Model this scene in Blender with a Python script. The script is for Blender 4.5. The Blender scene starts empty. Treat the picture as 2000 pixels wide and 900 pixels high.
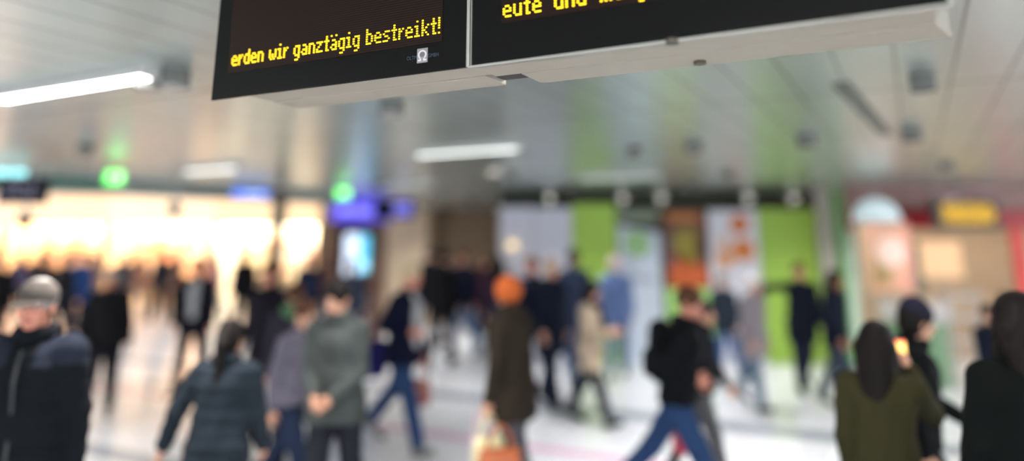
import bpy, math, random
import numpy as np
from mathutils import Vector, Matrix

random.seed(7)
C = bpy.context.scene.collection
F = 1444.0                      # focal length in pixels of the 2000 px wide frame
PITCH = math.radians(12.9)
PY = 150.0                      # row of the optical axis (the photo is a crop from the lower part of the sensor)
H = 2.0                         # phone held overhead
CEIL = 3.02
ct, st = math.cos(PITCH), math.sin(PITCH)

def ray(px, py):
    u = (px - 1000) / F; v = (PY - py) / F
    return Vector((u, ct - v * st, st + v * ct))
def at_z(px, py, z):
    r = ray(px, py); t = (z - H) / r.z
    return Vector((r.x * t, r.y * t, z))
def at_Y(px, py, Y):
    r = ray(px, py); t = Y / r.y
    return Vector((r.x * t, Y, H + r.z * t))

def proj(p):
    x, y, z = p[0], p[1], p[2] - H
    c = y * ct + z * st; return (round(1000 + F * x / c), round(PY - F * (-y * st + z * ct) / c), round(p[1], 2))

AX = math.radians(-28.0)        # the hall's own axis: boards, lamps and floor bands run along it
A = Vector((math.cos(AX), math.sin(AX), 0)); B = Vector((-math.sin(AX), math.cos(AX), 0))

# ------------------------------------------------------------------ materials
def srgb(c):
    return tuple(((x / 255) / 12.92 if x / 255 <= 0.04045 else (((x / 255) + 0.055) / 1.055) ** 2.4) for x in c)
_mc = {}
def mat(name, col, rough=0.6, metal=0.0, noise=0.08, scale=6.0, bump=0.0, bscale=40.0, emit=None, estr=0.0, spec=0.5, sheen=0.0):
    if name in _mc: return _mc[name]
    m = bpy.data.materials.new(name); m.use_nodes = True
    nt = m.node_tree; N = nt.nodes; L = nt.links
    p = N['Principled BSDF']
    col = srgb(col)
    tc = N.new('ShaderNodeTexCoord')
    if noise:
        n = N.new('ShaderNodeTexNoise'); n.inputs['Scale'].default_value = scale; n.inputs['Detail'].default_value = 3
        L.new(tc.outputs['Object'], n.inputs['Vector'])
        r = N.new('ShaderNodeMixRGB'); r.inputs[1].default_value = (*[c * (1 - noise) for c in col], 1)
        r.inputs[2].default_value = (*[min(1, c * (1 + noise)) for c in col], 1)
        L.new(n.outputs['Fac'], r.inputs[0]); L.new(r.outputs[0], p.inputs['Base Color'])
    else:
        p.inputs['Base Color'].default_value = (*col, 1)
    p.inputs['Roughness'].default_value = rough; p.inputs['Metallic'].default_value = metal
    p.inputs['Specular IOR Level'].default_value = spec
    if sheen: p.inputs['Sheen Weight'].default_value = sheen
    if bump:
        b = N.new('ShaderNodeTexNoise'); b.inputs['Scale'].default_value = bscale; b.inputs['Detail'].default_value = 4
        L.new(tc.outputs['Object'], b.inputs['Vector'])
        bn = N.new('ShaderNodeBump'); bn.inputs['Strength'].default_value = bump; bn.inputs['Distance'].default_value = 0.01
        L.new(b.outputs['Fac'], bn.inputs['Height']); L.new(bn.outputs[0], p.inputs['Normal'])
    if emit is not None:
        p.inputs['Emission Color'].default_value = (*srgb(emit), 1); p.inputs['Emission Strength'].default_value = estr
    _mc[name] = m
    return m
def cloth(name, col, **k):
    return mat('cloth_' + name, tuple(c * 0.80 for c in col), rough=0.9, noise=0.18, scale=9, bump=0.35, bscale=55, spec=0.10, **k)
def glow(name, col, s):
    return mat('glow_' + name, col, rough=0.5, noise=0, emit=col, estr=s)

# ------------------------------------------------------------------ mesh helpers
class MB:
    def __init__(s): s.v = []; s.f = []; s.m = []
    def quadbox(s, o, x, y, z, mi=0):        # box from corner o with edge vectors x, y, z
        b = len(s.v); o, x, y, z = map(Vector, (o, x, y, z))
        for c in (o, o + x, o + x + y, o + y, o + z, o + x + z, o + x + y + z, o + y + z): s.v.append(tuple(c))
        for f in ((0, 3, 2, 1), (4, 5, 6, 7), (0, 1, 5, 4), (1, 2, 6, 5), (2, 3, 7, 6), (3, 0, 4, 7)):
            s.f.append([b + i for i in f]); s.m.append(mi)
        return s
    def box(s, c, d, mi=0):
        return s.quadbox((c[0] - d[0] / 2, c[1] - d[1] / 2, c[2] - d[2] / 2), (d[0], 0, 0), (0, d[1], 0), (0, 0, d[2]), mi)
    def cyl(s, p0, p1, r0, r1=None, n=20, mi=0):
        r1 = r0 if r1 is None else r1
        p0, p1 = Vector(p0), Vector(p1); w = (p1 - p0).normalized()
        u = w.orthogonal().normalized(); t = w.cross(u); b = len(s.v)
        for p, r in ((p0, r0), (p1, r1)):
            for i in range(n):
                a = 2 * math.pi * i / n
                s.v.append(tuple(p + u * math.cos(a) * r + t * math.sin(a) * r))
        for i in range(n):
            j = (i + 1) % n; s.f.append([b + i, b + j, b + n + j, b + n + i]); s.m.append(mi)
        s.f.append([b + i for i in range(n)][::-1]); s.f.append([b + n + i for i in range(n)]); s.m += [mi, mi]
        return s
    def prism(s, poly, o, x, y, d, mi=0):    # polygon in the plane (x, y) at o extruded by vector d
        b = len(s.v); n = len(poly); o, x, y, d = map(Vector, (o, x, y, d))
        for k in (0, 1):
            for a, c in poly: s.v.append(tuple(o + x * a + y * c + d * k))
        s.f.append([b + i for i in range(n)][::-1]); s.f.append([b + n + i for i in range(n)]); s.m += [mi, mi]
        for i in range(n):
            j = (i + 1) % n; s.f.append([b + i, b + j, b + n + j, b + n + i]); s.m.append(mi)
        return s
    def ring(s, c, r, w, x, y, d, n=32, a0=0, a1=360, mi=0):
        for i in range(n):
            t0 = math.radians(a0 + (a1 - a0) * i / n); t1 = math.radians(a0 + (a1 - a0) * (i + 1) / n)
            s.prism([(math.cos(t0) * (r - w), math.sin(t0) * (r - w)), (math.cos(t0) * r, math.sin(t0) * r),
                     (math.cos(t1) * r, math.sin(t1) * r), (math.cos(t1) * (r - w), math.sin(t1) * (r - w))], c, x, y, d, mi)
        return s
    def build(s, name, mats, parent=None, origin=None, bevel=0):
        me = bpy.data.meshes.new(name)
        o_ = Vector(origin) if origin is not None else Vector((0, 0, 0))
        me.from_pydata([tuple(Vector(v) - o_) for v in s.v], [], s.f)
        for m in (mats if isinstance(mats, (list, tuple)) else [mats]): me.materials.append(m)
        me.polygons.foreach_set('material_index', s.m); me.update()
        o = bpy.data.objects.new(name, me); C.objects.link(o); o.location = o_
        if parent is not None: o.parent = parent
        if bevel:
            b = o.modifiers.new('bevel', 'BEVEL'); b.width = bevel; b.segments = 2; b.limit_method = 'ANGLE'
        return o
def tag(o, label, cat, group=None):
    o['label'] = label; o['category'] = cat
    if group: o['group'] = group
    return o
def thing(name, label, cat, loc=(0, 0, 0), rz=0, group=None):
    o = bpy.data.objects.new(name, None); C.objects.link(o); o.empty_display_size = 0.1
    o.location = loc; o.rotation_euler = (0, 0, rz)
    return tag(o, label, cat, group)
def struct(name, mb, m):
    o = mb.build(name, m); o['kind'] = 'structure'; return o
def copy_tree(o, parent=None):
    c = o.copy(); C.objects.link(c)
    if parent is not None: c.parent = parent
    for ch in list(o.children): copy_tree(ch, c)
    return c

# ------------------------------------------------------------------ signed-distance bodies
class SDF:
    """prims smooth-unioned on a grid, turned into one continuous surface by naive surface nets"""
    def __init__(s): s.pr = []; s.cuts = []; s.mod = None
    def cone(s, p0, p1, r0, r1, k=0.02, flat=None, fdir=None, sub=False):
        s.pr.append(('c', np.array(p0, float), np.array(p1, float), r0, r1, k, flat, None if fdir is None else np.array(fdir, float), sub)); return s
    def ell(s, c, r, k=0.02, R=None, sub=False):
        s.pr.append(('e', np.array(c, float), np.array(r, float), None, None, k, None, None if R is None else np.array(R, float), sub)); return s
    def kut(s, p, n):                        # the same, applied before the prims that follow
        s.pr.append(('k', np.array(p, float), np.array(n, float), 0, 0, 0.01, None, None, True)); return s
    def cut(s, p, n):                        # keep only where (x - p).n < 0
        s.cuts.append((np.array(p, float), np.array(n, float))); return s
    def bounds(s, q, pad):
        if q[0] == 'c':
            r = max(q[3], q[4]) * max(1, q[6] or 1) + pad
            return np.minimum(q[1], q[2]) - r, np.maximum(q[1], q[2]) + r
        r = max(q[2]) + pad
        return q[1] - r, q[1] + r
    def mesh(s, cell):
        lo = np.min([s.bounds(q, 0.03)[0] for q in s.pr if not q[8]], axis=0); hi = np.max([s.bounds(q, 0.03)[1] for q in s.pr if not q[8]], axis=0)
        n = np.ceil((hi - lo) / cell).astype(int) + 1
        D = np.full(n, 0.5, np.float32)
        ax = [lo[i] + np.arange(n[i]) * cell for i in range(3)]
        for q in s.pr:
            if q[0] == 'k':
                D = np.maximum(D, ((ax[0][:, None, None] - q[1][0]) * q[2][0] + (ax[1][None, :, None] - q[1][1]) * q[2][1] + (ax[2][None, None, :] - q[1][2]) * q[2][2]).astype(np.float32)); continue
            k = q[5]; a, b = s.bounds(q, max(0.02, k * 1.5) + cell)
            i0 = np.clip(np.floor((a - lo) / cell).astype(int), 0, n); i1 = np.clip(np.ceil((b - lo) / cell).astype(int) + 1, 0, n)
            if np.any(i1 <= i0): continue
            X = ax[0][i0[0]:i1[0], None, None]; Y = ax[1][None, i0[1]:i1[1], None]; Z = ax[2][None, None, i0[2]:i1[2]]
            if q[0] == 'c':
                p0, p1, r0, r1, fl, fd = q[1], q[2], q[3], q[4], q[6], q[7]
                ab = p1 - p0; L2 = max(ab @ ab, 1e-9)
                dx, dy, dz = X - p0[0], Y - p0[1], Z - p0[2]
                t = np.clip((dx * ab[0] + dy * ab[1] + dz * ab[2]) / L2, 0, 1)
                ex, ey, ez = dx - t * ab[0], dy - t * ab[1], dz - t * ab[2]
                if fl:                       # wider along fd by factor fl
                    c = (ex * fd[0] + ey * fd[1] + ez * fd[2]); g = c * (1 / fl - 1)
                    ex, ey, ez = ex + g * fd[0], ey + g * fd[1], ez + g * fd[2]
                d = np.sqrt(ex * ex + ey * ey + ez * ez) - (r0 + t * (r1 - r0))
            else:
                dx, dy, dz = X - q[1][0], Y - q[1][1], Z - q[1][2]
                if q[7] is not None:
                    R = q[7]
                    dx, dy, dz = (dx * R[0][0] + dy * R[0][1] + dz * R[0][2], dx * R[1][0] + dy * R[1][1] + dz * R[1][2], dx * R[2][0] + dy * R[2][1] + dz * R[2][2])
                r = q[2]
                k0 = np.sqrt((dx / r[0]) ** 2 + (dy / r[1]) ** 2 + (dz / r[2]) ** 2)
                k1 = np.sqrt((dx / r[0] ** 2) ** 2 + (dy / r[1] ** 2) ** 2 + (dz / r[2] ** 2) ** 2) + 1e-6
                d = k0 * (k0 - 1) / k1
            sl = D[i0[0]:i1[0], i0[1]:i1[1], i0[2]:i1[2]]
            if q[8]:
                h = np.clip(0.5 - 0.5 * (sl + d) / k, 0, 1); sl[...] = sl + (-d - sl) * h + k * h * (1 - h)
            else:
                h = np.clip(0.5 + 0.5 * (d - sl) / k, 0, 1); sl[...] = d + (sl - d) * h - k * h * (1 - h)
        X = ax[0][:, None, None]; Y = ax[1][None, :, None]; Z = ax[2][None, None, :]
        if s.mod is not None: D = D + s.mod(X, Y, Z).astype(np.float32)
        for p, nn in s.cuts:
            D = np.maximum(D, (X - p[0]) * nn[0] + (Y - p[1]) * nn[1] + (Z - p[2]) * nn[2])
        D[0] = D[-1] = 0.5; D[:, 0] = D[:, -1] = 0.5; D[:, :, 0] = D[:, :, -1] = 0.5
        I = D < 0
        m = [n[i] - 1 for i in range(3)]
        S = I[:-1, :-1, :-1].astype(np.int8)
        for a in (0, 1):
            for b in (0, 1):
                for c in (0, 1):
                    if a + b + c: S = S + I[a:a + m[0], b:b + m[1], c:c + m[2]]
        act = np.argwhere((S > 0) & (S < 8))
        if not len(act): return np.zeros((0, 3)), np.zeros((0, 4), int)
        idx = np.full(m, -1, np.int32); idx[act[:, 0], act[:, 1], act[:, 2]] = np.arange(len(act))
        P = np.zeros((len(act), 3)); cnt = np.zeros(len(act))
        for axis in range(3):
            o1, o2 = [i for i in range(3) if i != axis]
            for a in (0, 1):
                for b in (0, 1):
                    off = np.zeros(3, int); off[o1] = a; off[o2] = b
                    off2 = off.copy(); off2[axis] = 1
                    c0 = act + off; c1 = act + off2
                    d0 = D[c0[:, 0], c0[:, 1], c0[:, 2]]; d1 = D[c1[:, 0], c1[:, 1], c1[:, 2]]
                    x = (d0 < 0) != (d1 < 0)
                    t = np.where(x, d0 / np.where(x, d0 - d1, 1), 0)
                    pos = np.tile(off.astype(float), (len(act), 1)); pos[:, axis] = t
                    P += pos * x[:, None]; cnt += x
        P = lo + (act + P / cnt[:, None]) * cell
        Q = []
        for axis in range(3):
            o1, o2 = [(1, 2), (2, 0), (0, 1)][axis]
            sl0 = [slice(None)] * 3; sl1 = [slice(None)] * 3
            sl0[axis] = slice(0, -1); sl1[axis] = slice(1, None)
            a, b = I[tuple(sl0)], I[tuple(sl1)]
            for flip, msk in ((False, a & ~b), (True, ~a & b)):
                e = np.argwhere(msk)
                if not len(e): continue
                e = e[(e[:, o1] > 0) & (e[:, o2] > 0) & (e[:, o1] < n[o1] - 1) & (e[:, o2] < n[o2] - 1)]
                def g(x, y):
                    c = e.copy(); c[:, o1] -= x; c[:, o2] -= y
                    return idx[c[:, 0], c[:, 1], c[:, 2]]
                q = np.stack([g(1, 1), g(0, 1), g(0, 0), g(1, 0)], 1)
                Q.append(q[:, ::-1] if flip else q)
        return P, np.concatenate(Q)
    def build(s, name, mats, parent, cell, paint=None):
        P, Q = s.mesh(cell)
        me = bpy.data.meshes.new(name)
        nf = len(Q)
        me.vertices.add(len(P)); me.vertices.foreach_set('co', P.astype(np.float32).ravel())
        me.loops.add(nf * 4); me.loops.foreach_set('vertex_index', Q.astype(np.int32).ravel())
        me.polygons.add(nf); me.polygons.foreach_set('loop_start', np.arange(0, nf * 4, 4, dtype=np.int32))
        me.polygons.foreach_set('use_smooth', np.ones(nf, bool))
        mats = mats if isinstance(mats, (list, tuple)) else [mats]
        for m in mats: me.materials.append(m)
        if paint is not None and nf:
            mi = paint(P[Q].mean(1)).astype(np.int32); me.polygons.foreach_set('material_index', mi)
        me.update(calc_edges=True); me.validate()
        o = bpy.data.objects.new(name, me); C.objects.link(o)
        if parent is not None: o.parent = parent
        return o

# ------------------------------------------------------------------ people
SKIN = mat('skin', (214, 160, 132), rough=0.55, noise=0.06, scale=14, bump=0.05)
SKIN2 = mat('skin_tan', (176, 118, 88), rough=0.55, noise=0.06, scale=14, bump=0.05)
SKIN3 = mat('skin_rosy', (208, 138, 116), rough=0.55, noise=0.06, scale=14, bump=0.05)
LIP = mat('lips', (168, 92, 84), rough=0.45, noise=0.04)
EYEW = mat('eye_white', (190, 184, 178), rough=0.5, spec=0.1, noise=0.0)
IRIS = mat('iris', (60, 44, 34), rough=0.2, noise=0.0)
SOLE = mat('shoe_sole', (40, 38, 36), rough=0.8)

def rotx(a): c, s_ = math.cos(a), math.sin(a); return np.array([[1, 0, 0], [0, c, -s_], [0, s_, c]])
def roty(a): c, s_ = math.cos(a), math.sin(a); return np.array([[c, 0, s_], [0, 1, 0], [-s_, 0, c]])
def rotz(a): c, s_ = math.cos(a), math.sin(a); return np.array([[c, -s_, 0], [s_, c, 0], [0, 0, 1]])
D2R = math.radians
n_person = [0]

def person(x, yh, Y, rot, label, group=None, lod=1, height=None, skin=SKIN, hair=None, hairm=None, jacket=None, jl=0.78, coat_flare=0.0,
           trousers=None, shoes=None, legs=((20, 5), (-18, 12)), arms=((8, 6, 15, 0), (-10, 6, 20, 0)), lean=3, head=(0, 0), fat=1.0,
           shirt=None, scarf=None, hat=None, puff=0, hood=None, ax=0.0, yoke=None, headk=1.0):
    """x, yh: column and row of the head's top in the photo; Y: distance. legs: (swing, knee) right, left. arms: (swing, spread, elbow, inward)"""
    top = at_Y(x, yh, Y)
    h = height or top.z
    n_person[0] += 1
    S = h / 1.75
    root = thing('person', label, 'person', (top.x, top.y, 0), D2R(rot), group)
    root.scale = (S, S, S)
    # ---- skeleton (facing -Y)
    ln = rotx(D2R(lean))                                     # leaning forward = towards -Y
    pel = np.array([0, 0, 0.95])
    def up(p): return pel + ln @ (np.array(p, float) - pel)
    L = {}
    feet = []
    for i, sd in enumerate((-1, 1)):                         # person's right is -x when facing -Y
        a, kn = map(D2R, legs[i])
        hip = np.array([sd * 0.09, 0, 0.91])
        knee = hip + 0.42 * np.array([0, -math.sin(a), -math.cos(a)])
        b = a - kn
        ank = knee + 0.41 * np.array([sd * 0.01, -math.sin(b), -math.cos(b)])
        fa = max(-0.9, min(0.35, b * 0.8))                   # foot pitch follows the shank
        fd = np.array([sd * 0.12, -math.cos(fa), math.sin(fa) if b > 0 else math.sin(fa) * 0.9]); fd /= np.linalg.norm(fd)
        feet.append(dict(hip=hip, knee=knee, ank=ank, fd=fd, toe=ank + np.array([0, 0, -0.05]) + fd * 0.17))
    low = min(min(f['ank'][2] - 0.085, f['toe'][2] - 0.035) for f in feet)
    dz = -low
    for f in feet:
        for kk in ('hip', 'knee', 'ank', 'toe'): f[kk] = f[kk] + np.array([0, 0, dz])
    pel = pel + np.array([0, 0, dz])
    def up(p):
        q = np.array(p, float) - np.array([0, 0, 0.95]); return pel + ln @ q
    sh = 0.176
    armd = []
    for i, sd in enumerate((-1, 1)):
        a, sp, el, inw = map(D2R, arms[i])
        s0 = up((sd * sh, 0.0, 1.43))
        d1 = np.array([sd * math.sin(sp), -math.sin(a) * math.cos(sp), -math.cos(a) * math.cos(sp)])
        el_p = s0 + 0.285 * d1
        b = a + el
        d2 = np.array([sd * math.sin(sp) * 0.6 - sd * math.sin(inw), -math.sin(b) * math.cos(inw), -math.cos(b) * math.cos(inw)]); d2 /= np.linalg.norm(d2)
        wr = el_p + 0.25 * d2
        side = np.array([sd, 0, 0]) - d2 * (d2[0] * sd); side /= np.linalg.norm(side) + 1e-9
        fw = np.cross(d2, side); fw = fw if fw[1] < 0 else -fw          # towards the thumb side (forward)
        if abs(fw[1]) < 0.3 and fw[2] < 0: fw = -fw
        armd.append(dict(sh=s0, el=el_p, wr=wr, d=d2, side=side, fw=fw))
    yaw, nod = D2R(head[0]), D2R(head[1])
    HR = ln @ rotz(yaw) @ rotx(nod)                          # head frame; face towards -Y
    neck = up((0, 0.0, 1.47)); hc = up((0, -0.015, 1.635)) + np.array([0, 0, -0.0]) + (HR @ np.array([0, -0.01, 0])) * 1
    def hp(p): return hc + HR @ (np.array(p, float) * headk)
    cell = {0: 0.0075, 1: 0.010, 2: 0.014}[lod] / S
    # ---- body: one continuous surface
    b = SDF(); X_ = [1, 0, 0]
    b.cone(up((0, 0.01, 0.95)), up((0, 0.0, 1.10)), 0.105 * fat, 0.095 * fat, 0.05, 1.45, X_)
    b.cone(up((0, 0.0, 1.10)), up((0, 0.005, 1.32)), 0.095 * fat, 0.115, 0.05, 1.4, X_)
    b.cone(up((-0.12, 0.01, 1.42)), up((0.12, 0.01, 1.42)), 0.062, 0.062, 0.05)
    b.cone(up((0, 0.01, 1.42)), up((0, 0.0, 1.56)), 0.062, 0.052, 0.04)
    for f in feet:
        b.cone(f['hip'], f['knee'], 0.085 * fat, 0.055, 0.03); b.cone(f['knee'], f['knee'] + (f['ank'] - f['knee']) * 0.35, 0.054, 0.056, 0.02)
        b.cone(f['knee'] + (f['ank'] - f['knee']) * 0.35, f['ank'], 0.055, 0.037, 0.02)
        b.cone(f['ank'] + np.array([0, 0, -0.045]), f['toe'], 0.034, 0.028, 0.02)
    fr = max(0.0088, cell * 0.72)
    for i, a_ in enumerate(armd):
        b.cone(a_['sh'], a_['el'], 0.05, 0.038, 0.03); b.cone(a_['el'], a_['wr'], 0.038, 0.026, 0.02)
        d, sd_, fw = a_['d'], a_['side'], a_['fw']
        pc = a_['wr'] + d * 0.045
        b.cone(a_['wr'], pc + d * 0.03, 0.024, 0.024, 0.015, 1.55, fw)
        inn = -sd_                                          # the palm looks at the thigh
        for j, (o_, ln_) in enumerate(((0.031, 0.072), (0.0105, 0.080), (-0.0105, 0.074), (-0.031, 0.058))):
            r_ = pc + d * 0.035 + fw * o_
            m1 = r_ + (d * 0.92 + inn * 0.30 + fw * o_ * 2) * ln_ * 0.5
            m2 = m1 + (d * 0.72 + inn * 0.68 + fw * o_ * 1) * ln_ * 0.5
            b.cone(r_, m1, fr, fr * 0.95, 0.004); b.cone(m1, m2, fr * 0.95, fr * 0.85, 0.004)
        t0 = a_['wr'] + d * 0.025 + fw * 0.024
        t1 = t0 + (d * 0.55 + fw * 0.75 + inn * 0.25) * 0.042; t2 = t1 + (d * 0.9 + fw * 0.25 + inn * 0.2) * 0.032
        b.cone(t0, t1, fr * 1.35, fr * 1.1, 0.008); b.cone(t1, t2, fr * 1.1, fr * 0.95, 0.004)
    HRt = HR.T
    b.ell(hp((0, 0.012, 0.03)), np.array((0.075, 0.094, 0.086)) * headk, 0.02, HRt)
    b.ell(hp((0, -0.024, -0.045)), np.array((0.054, 0.062, 0.070)) * headk, 0.03, HRt)
    b.ell(hp((0, -0.062, -0.088)), np.array((0.022, 0.018, 0.017)) * headk, 0.018, HRt)
    for sd in (-1, 1):
        b.ell(hp((sd * 0.031, -0.086, 0.004)), np.array((0.016, 0.011, 0.010)) * headk, 0.010, HRt, sub=True)
        b.ell(hp((sd * 0.077, 0.010, -0.012)), np.array((0.009, 0.019, 0.032)) * headk, 0.006, HRt)
        b.ell(hp((sd * 0.040, -0.058, -0.028)), np.array((0.022, 0.022, 0.020)) * headk, 0.02, HRt)
    b.cone(hp((0, -0.080, 0.008)), hp((0, -0.101, -0.030)), 0.008 * headk, 0.0135 * headk, 0.010)
    b.cone(hp((-0.016, -0.082, -0.060)), hp((0.016, -0.082, -0.060)), 0.0085 * headk, 0.0085 * headk, 0.008)
    lipc = hp((0, -0.088, -0.060))
    def paint(P):
        q = (P - lipc) @ HR
        return ((np.abs(q[:, 0]) < 0.024) & (np.abs(q[:, 2]) < 0.0095) & (q[:, 1] < 0.02)).astype(int)
    body = b.build('body', [skin, LIP], root, cell, paint if lod < 2 else None)
    if lod < 2:
        for sd in (-1, 1):
            e = SDF(); e.ell(hp((sd * 0.030, -0.0690, 0.003)), (0.0125, 0.0125, 0.0098), 0.002)
            ic = hp((sd * 0.030, -0.0815, 0.003))
            e.build('eye', [EYEW, IRIS], root, 0.0035, lambda P: (((P - ic) ** 2).sum(1) < 0.0070 ** 2).astype(int))
    hairm = hairm or mat('hair_dark', (20, 15, 14), rough=0.6, noise=0.25, scale=40, bump=0.3, spec=0.12)
    # ---- hair
    if hair and hair != 'bald':
        g = SDF(); hk = 0.014
        g.ell(hp((0, 0.020, 0.036)), np.array((0.075 + hk, 0.094 + hk * 0.8, 0.086 + hk)) * headk, 0.01, HRt)
        if hair in ('long', 'pony', 'bob', 'bun'):
            g.ell(hp((0, 0.045, -0.03)), (0.085, 0.070, 0.085), 0.03, HRt)
        if hair == 'long':
            g.cone(hp((0, 0.06, -0.02)), up((0, 0.085, 1.34)), 0.075, 0.05, 0.03, 1.5, X_)
            for sd in (-1, 1): g.cone(hp((sd * 0.07, 0.0, 0.0)), up((sd * 0.10, -0.05, 1.40)), 0.028, 0.02, 0.02)
        if hair == 'pony':
            g.cone(hp((0, 0.105, 0.02)), hp((0, 0.135, -0.06)), 0.034, 0.040, 0.01); g.cone(hp((0, 0.135, -0.06)), up((0, 0.135, 1.30)), 0.040, 0.016, 0.02)
        if hair == 'bun': g.ell(hp((0, 0.09, 0.10)), (0.042, 0.042, 0.042), 0.008)
        if hair == 'big': g.ell(hp((0, 0.02, 0.02)), (0.102, 0.106, 0.112), 0.02, HRt)
        # the face stays free: take away what lies in front
        g.ell(hp((0, -0.105, -0.045)), np.array((0.062, 0.075, 0.100)), 0.012, HRt, sub=True)
        if hair == 'short':
            for sd in (-1, 1): g.ell(hp((sd * 0.095, 0.0, -0.06)), (0.05, 0.07, 0.055), 0.01, HRt, sub=True)
            g.ell(hp((0, 0.06, -0.135)), (0.12, 0.12, 0.075), 0.01, HRt, sub=True)
        f1, f2 = 210, 160
        g.mod = lambda X, Y_, Z: 0.0022 * np.sin(X * f1 + Z * 60) * np.sin(Y_ * f2 + Z * 40)
        g.build('hair', hairm, root, cell * 0.9)
    if hat:
        kind, hm = hat
        g = SDF()
        g.ell(hp((0, 0.015, 0.048)), np.array((0.089, 0.106, 0.082)), 0.01, HRt)
        if kind == 'beanie': g.ell(hp((0, 0.03, 0.085)), (0.07, 0.08, 0.07), 0.03, HRt)
        zc = hp((0, 0, 0.018)); g.cut(zc, -(HR @ np.array([0, 0.15, 1.0])))
        if kind == 'cap':
            g2 = SDF(); g2.ell(hp((0, -0.10, 0.028)), (0.072, 0.085, 0.010), 0.01, HRt); g2.build('cap_peak', hm, root, cell * 0.8)
        g.build('cap' if kind == 'cap' else 'beanie', hm, root, cell)
    # ---- trousers
    tm = trousers
    t = SDF()
    t.cone(up((0, 0.012, 0.93)), up((0, 0.005, 1.03)), 0.120 * fat, 0.112 * fat, 0.03, 1.38, X_)
    for f in feet:
        t.cone(f['hip'] + np.array([0, 0.008, 0]), f['knee'], 0.102 * fat, 0.076, 0.03); t.cone(f['knee'], f['ank'] + (f['knee'] - f['ank']) * 0.06, 0.076, 0.064, 0.02)
        nn = f['ank'] - f['knee']; nn /= np.linalg.norm(nn)
    t.mod = lambda X, Y_, Z: 0.0035 * np.sin(Z * 38 + X * 30 + Y_ * 22) * np.sin(Z * 17 - X * 25)
    t.build('trousers', tm, root, cell * 1.1)
    # ---- shoes
    sm = shoes or mat('shoe_black', (28, 26, 26), rough=0.45)
    for f in feet:
        g = SDF(); hl = f['ank'] + np.array([0, 0, -0.045]) - f['fd'] * 0.035
        g.cone(hl, f['toe'] + f['fd'] * 0.008, 0.042, 0.037, 0.02, 1.15, X_); g.cone(f['ank'] + np.array([0, 0, 0.01]), hl + f['fd'] * 0.03, 0.046, 0.045, 0.02)
        upn = np.cross(np.array([1.0, 0, 0]), f['fd']); upn = upn if upn[2] > 0 else -upn
        sp = f['toe'] - upn * 0.036
        g.cut(sp, -upn)
        g.build('shoe', [sm, SOLE], root, cell, lambda P: (((P - sp) @ upn) < 0.014).astype(int))
    # ---- jacket or coat
    j = SDF(); hem = jl                                      # hem height in units of the 1.75 m figure
    j.cone(up((0, 0.008, max(hem + 0.06, 0.98))), up((0, 0.0, 1.12)), 0.132 * fat, 0.126 * fat, 0.05, 1.40, X_)
    j.cone(up((0, 0.0, 1.12)), up((0, 0.005, 1.33)), 0.126 * fat, 0.142 * (0.5 + fat / 2), 0.05, 1.34, X_)
    j.cone(up((-0.120, 0.01, 1.418)), up((0.120, 0.01, 1.418)), 0.070, 0.070, 0.05)
    j.cone(up((0, 0.015, 1.45)), up((0, 0.005, 1.515)), 0.078, 0.070, 0.02)
    if hem < 0.93:
        j.cone(up((0, 0.008, 0.98)), np.array([0, pel[1] + 0.01, hem + 0.02]), 0.134 * fat, (0.135 + coat_flare) * fat, 0.04, 1.35, X_)
        for f in feet:
            e = f['hip'] + (f['knee'] - f['hip']) * min(1, max(0.15, (0.91 - hem) / 0.40))
            j.cone(f['hip'], e, 0.118 * fat, 0.115 + coat_flare, 0.06)
    j.kut((0, 0, hem), (0, 0, -1))
    cr = 0.055 if not puff else 0.064
    for a_ in armd:
        j.cone(a_['sh'] + np.array([0, 0, -0.01]), a_['el'], 0.066 if not puff else 0.076, cr, 0.04); j.cone(a_['el'], a_['wr'] - a_['d'] * 0.01, cr, 0.046 if not puff else 0.052, 0.02)
    j.ell(neck + np.array([0, -0.02, 0.085]), (0.058, 0.058, 0.05), 0.01, None, sub=True)
    if puff:
        j.mod = lambda X, Y_, Z: 0.006 * np.abs(np.sin(Z * 34)) * -1 + 0.003 + 0.003 * np.sin(X * 40 + Z * 11)
    else:
        j.mod = lambda X, Y_, Z: 0.0045 * np.sin(Z * 24 + X * 34) * np.sin(X * 21 + Y_ * 26 - Z * 9)
    jp = None; jm = [jacket]
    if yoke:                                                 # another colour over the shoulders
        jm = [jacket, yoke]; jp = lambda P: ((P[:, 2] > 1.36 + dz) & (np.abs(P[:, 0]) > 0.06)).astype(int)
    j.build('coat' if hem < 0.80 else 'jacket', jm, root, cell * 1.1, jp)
    if shirt:                                                # worn open: the shirt shows between the fronts
        g = SDF()
        g.cone(up((0, -0.052, 1.02)), up((0, -0.062, 1.34)), 0.095 * fat, 0.095 * fat, 0.03, 0.9, X_); g.cone(up((0, -0.062, 1.34)), up((0, -0.025, 1.46)), 0.09, 0.055, 0.03)
        g.build('shirt', shirt, root, cell)
    if scarf:
        g = SDF()
        for q in range(10):
            a0, a1 = 2 * math.pi * q / 10, 2 * math.pi * (q + 1) / 10
            g.cone(up((0.085 * math.cos(a0), 0.085 * math.sin(a0), 1.485)), up((0.085 * math.cos(a1), 0.085 * math.sin(a1), 1.485)), 0.042, 0.042, 0.02)
        g.cone(up((0.04, -0.11, 1.46)), up((0.05, -0.165, 1.24)), 0.035, 0.03, 0.02, 1.6, X_)
        g.build('scarf', scarf, root, cell)
    if hood:
        g = SDF(); g.ell(up((0, 0.10, 1.49)), (0.13, 0.075, 0.085), 0.02); g.cone(up((-0.09, 0.02, 1.50)), up((0.09, 0.02, 1.50)), 0.05, 0.05, 0.03)
        g.ell(neck + np.array([0, -0.03, 0.09]), (0.06, 0.09, 0.07), 0.01, None, sub=True)
        g.build('hood', hood, root, cell)
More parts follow.
